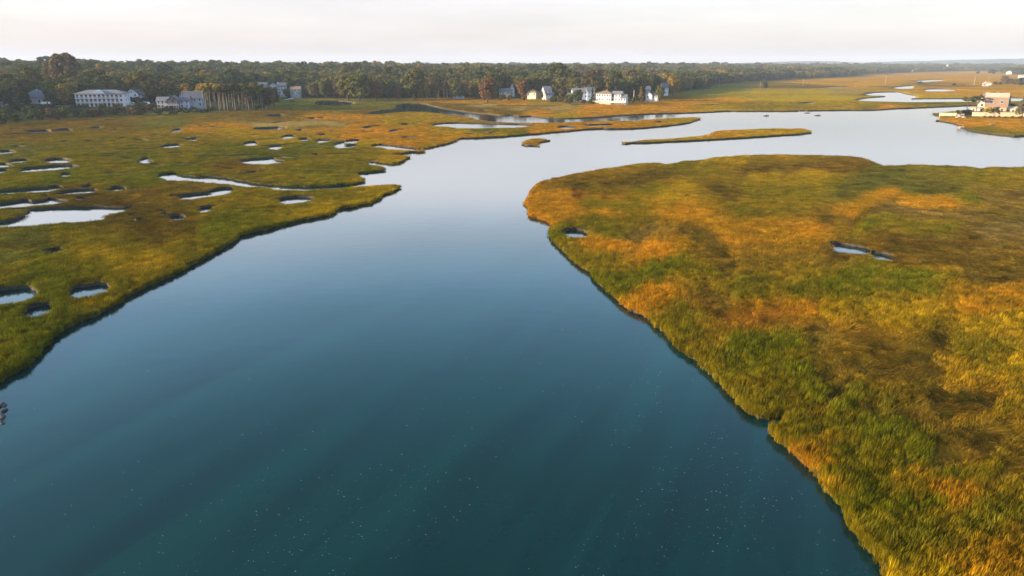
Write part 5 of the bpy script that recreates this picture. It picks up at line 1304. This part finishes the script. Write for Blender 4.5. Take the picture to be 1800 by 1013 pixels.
# cordgrass hanging over the banks
eb = V2[be]; el = np.linalg.norm(eb[:, 1] - eb[:, 0], axis=1); er = np.hypot(*eb.mean(1).T)
epx, epy = proj(eb[:, :, 0].mean(1), eb[:, :, 1].mean(1), np.full(len(eb), .3))
rivd = polydist(water_loops[0], eb[:, :, 0].mean(1), eb[:, :, 1].mean(1)) < .3
ed_n = rivd * np.interp(er, [30, 70, 120, 200, 330], [11, 8, 4.5, 2.0, 0]) * ((epx > -150) & (epx < 1950) & (epy < 1180) & (UD[be].max(1) < 2))
ek = np.repeat(np.arange(len(be)), np.floor(el * ed_n + RNG.random(len(be))).astype(int)); m = len(ek)
et = RNG.random(m)[:, None]; ew = RNG.random(m)
ep = eb[ek, 0] * (1 - et) + eb[ek, 1] * et + en[ek] * (ew * .42 - .1)[:, None]
ez = (VZ[be[ek, 0]] * (1 - et[:, 0]) + VZ[be[ek, 1]] * et[:, 0]) * (1 - ew * .8)
ezn = zones(ep[:, 0], ep[:, 1]); egr = np.hypot(ep[:, 0], ep[:, 1])
eh = np.interp(egr, [40, 110, 200, 330], [.70, .60, .45, .32]) * RNG.uniform(.6, 1.25, m)
ecol = ezn[:, :3] * np.exp(RNG.normal(-.1, .3, (m, 1)))
ewd = np.interp(egr, [30, 120, 260], [.55, .7, 1.0]) * RNG.uniform(.7, 1.2, m)
gx = np.concatenate([gx[k], ep[:, 0]]); gy = np.concatenate([gy[k], ep[:, 1]]); gzv = np.concatenate([gzv[k], ez])
sca = np.concatenate([sca[k], np.stack([ewd, ewd, eh], 1)]); rot = np.concatenate([rot[k], np.stack([RNG.normal(0, .15, m), RNG.normal(0, .15, m), RNG.uniform(0, 6.28, m)], 1)])
idx = np.concatenate([idx[k], np.where(egr < 130, RNG.integers(0, 2, m), 4)]); gcol = np.concatenate([gcol[k], ecol]); k = np.ones(len(gx), bool)
points_object('marsh_grass', np.stack([gx, gy, gzv], 1)[k], sca[k], rot[k], idx[k], gcol[k], gsrc, 'gold, orange and green marsh grass covering the banks')
print('grass', k.sum())

# ------------------------------------------------------------------ foam flecks drifting on the river
fv, ff = [], []
blobs = [(1180, 700, 110, 90, 330), (1150, 850, 130, 90, 420), (1330, 880, 90, 70, 200), (950, 780, 160, 110, 160), (600, 880, 170, 90, 220), (420, 960, 120, 50, 150), (900, 930, 260, 70, 260), (250, 820, 200, 110, 110), (1060, 620, 90, 60, 120), (700, 740, 260, 100, 120)]
fp = np.concatenate([np.stack([RNG.normal(a, c, int(n_ * 1.3)), RNG.normal(b, d, int(n_ * 1.3))], 1) for a, b, c, d, n_ in blobs])
fp = fp[(fp[:, 1] > 560) & (fp[:, 1] < 1060) & (fp[:, 0] > -60)]
fg = np.array([G(a, b, 0).xy[:] for a, b in fp])
fg = fg[inpoly(water_loops[0], fg[:, 0], fg[:, 1])]
ed_ = polydist(water_loops[0], fg[:, 0], fg[:, 1]); fg = fg[ed_ > 1.5]; c38, s38 = math.cos(R(64)), math.sin(R(64)); fg = fg[fbm((fg[:, 0] * c38 + fg[:, 1] * s38) / 14, (fg[:, 1] * c38 - fg[:, 0] * s38) / 2.2, 99, 3) > .47]
for (x, y) in fg:
    r_ = .008 + .025 * random.random() ** 4; b = len(fv); m_ = 6; st_ = random.uniform(1, 2.2); an = random.uniform(-.5, .5)
    for j in range(m_):
        a = 6.2832 * j / m_; ex, ey = math.cos(a) * r_ * st_, math.sin(a) * r_
        fv.append((x + ex * math.cos(an) - ey * math.sin(an), y + ex * math.sin(an) + ey * math.cos(an), .004))
    fv.append((x, y, .004 + r_ * .5))
    for j in range(m_): ff.append((b + j, b + (j + 1) % m_, b + m_))
o = mobj('foam_flecks', mesh_np('foam_flecks', np.array(fv), np.array(ff), [M['foam']])); o['kind'] = 'stuff'; o['label'] = 'tiny pale foam flecks drifting on the dark river'

# ------------------------------------------------------------------ the air
hb = MB().box(-XE - 60, XE + 60, -360, YE + 60, -1.6, 112)
hm_, nt, ho = newmat('haze_air')
pv = N(nt, 'ShaderNodeVolumePrincipled'); pv.inputs['Color'].default_value = (0.68, 0.82, 1.0, 1); pv.inputs['Density'].default_value = 0.000095
pv.inputs['Anisotropy'].default_value = 0.0
nt.links.new(pv.outputs[0], ho.inputs['Volume'])
haze = hb.build('haze', hm_); haze['kind'] = 'stuff'
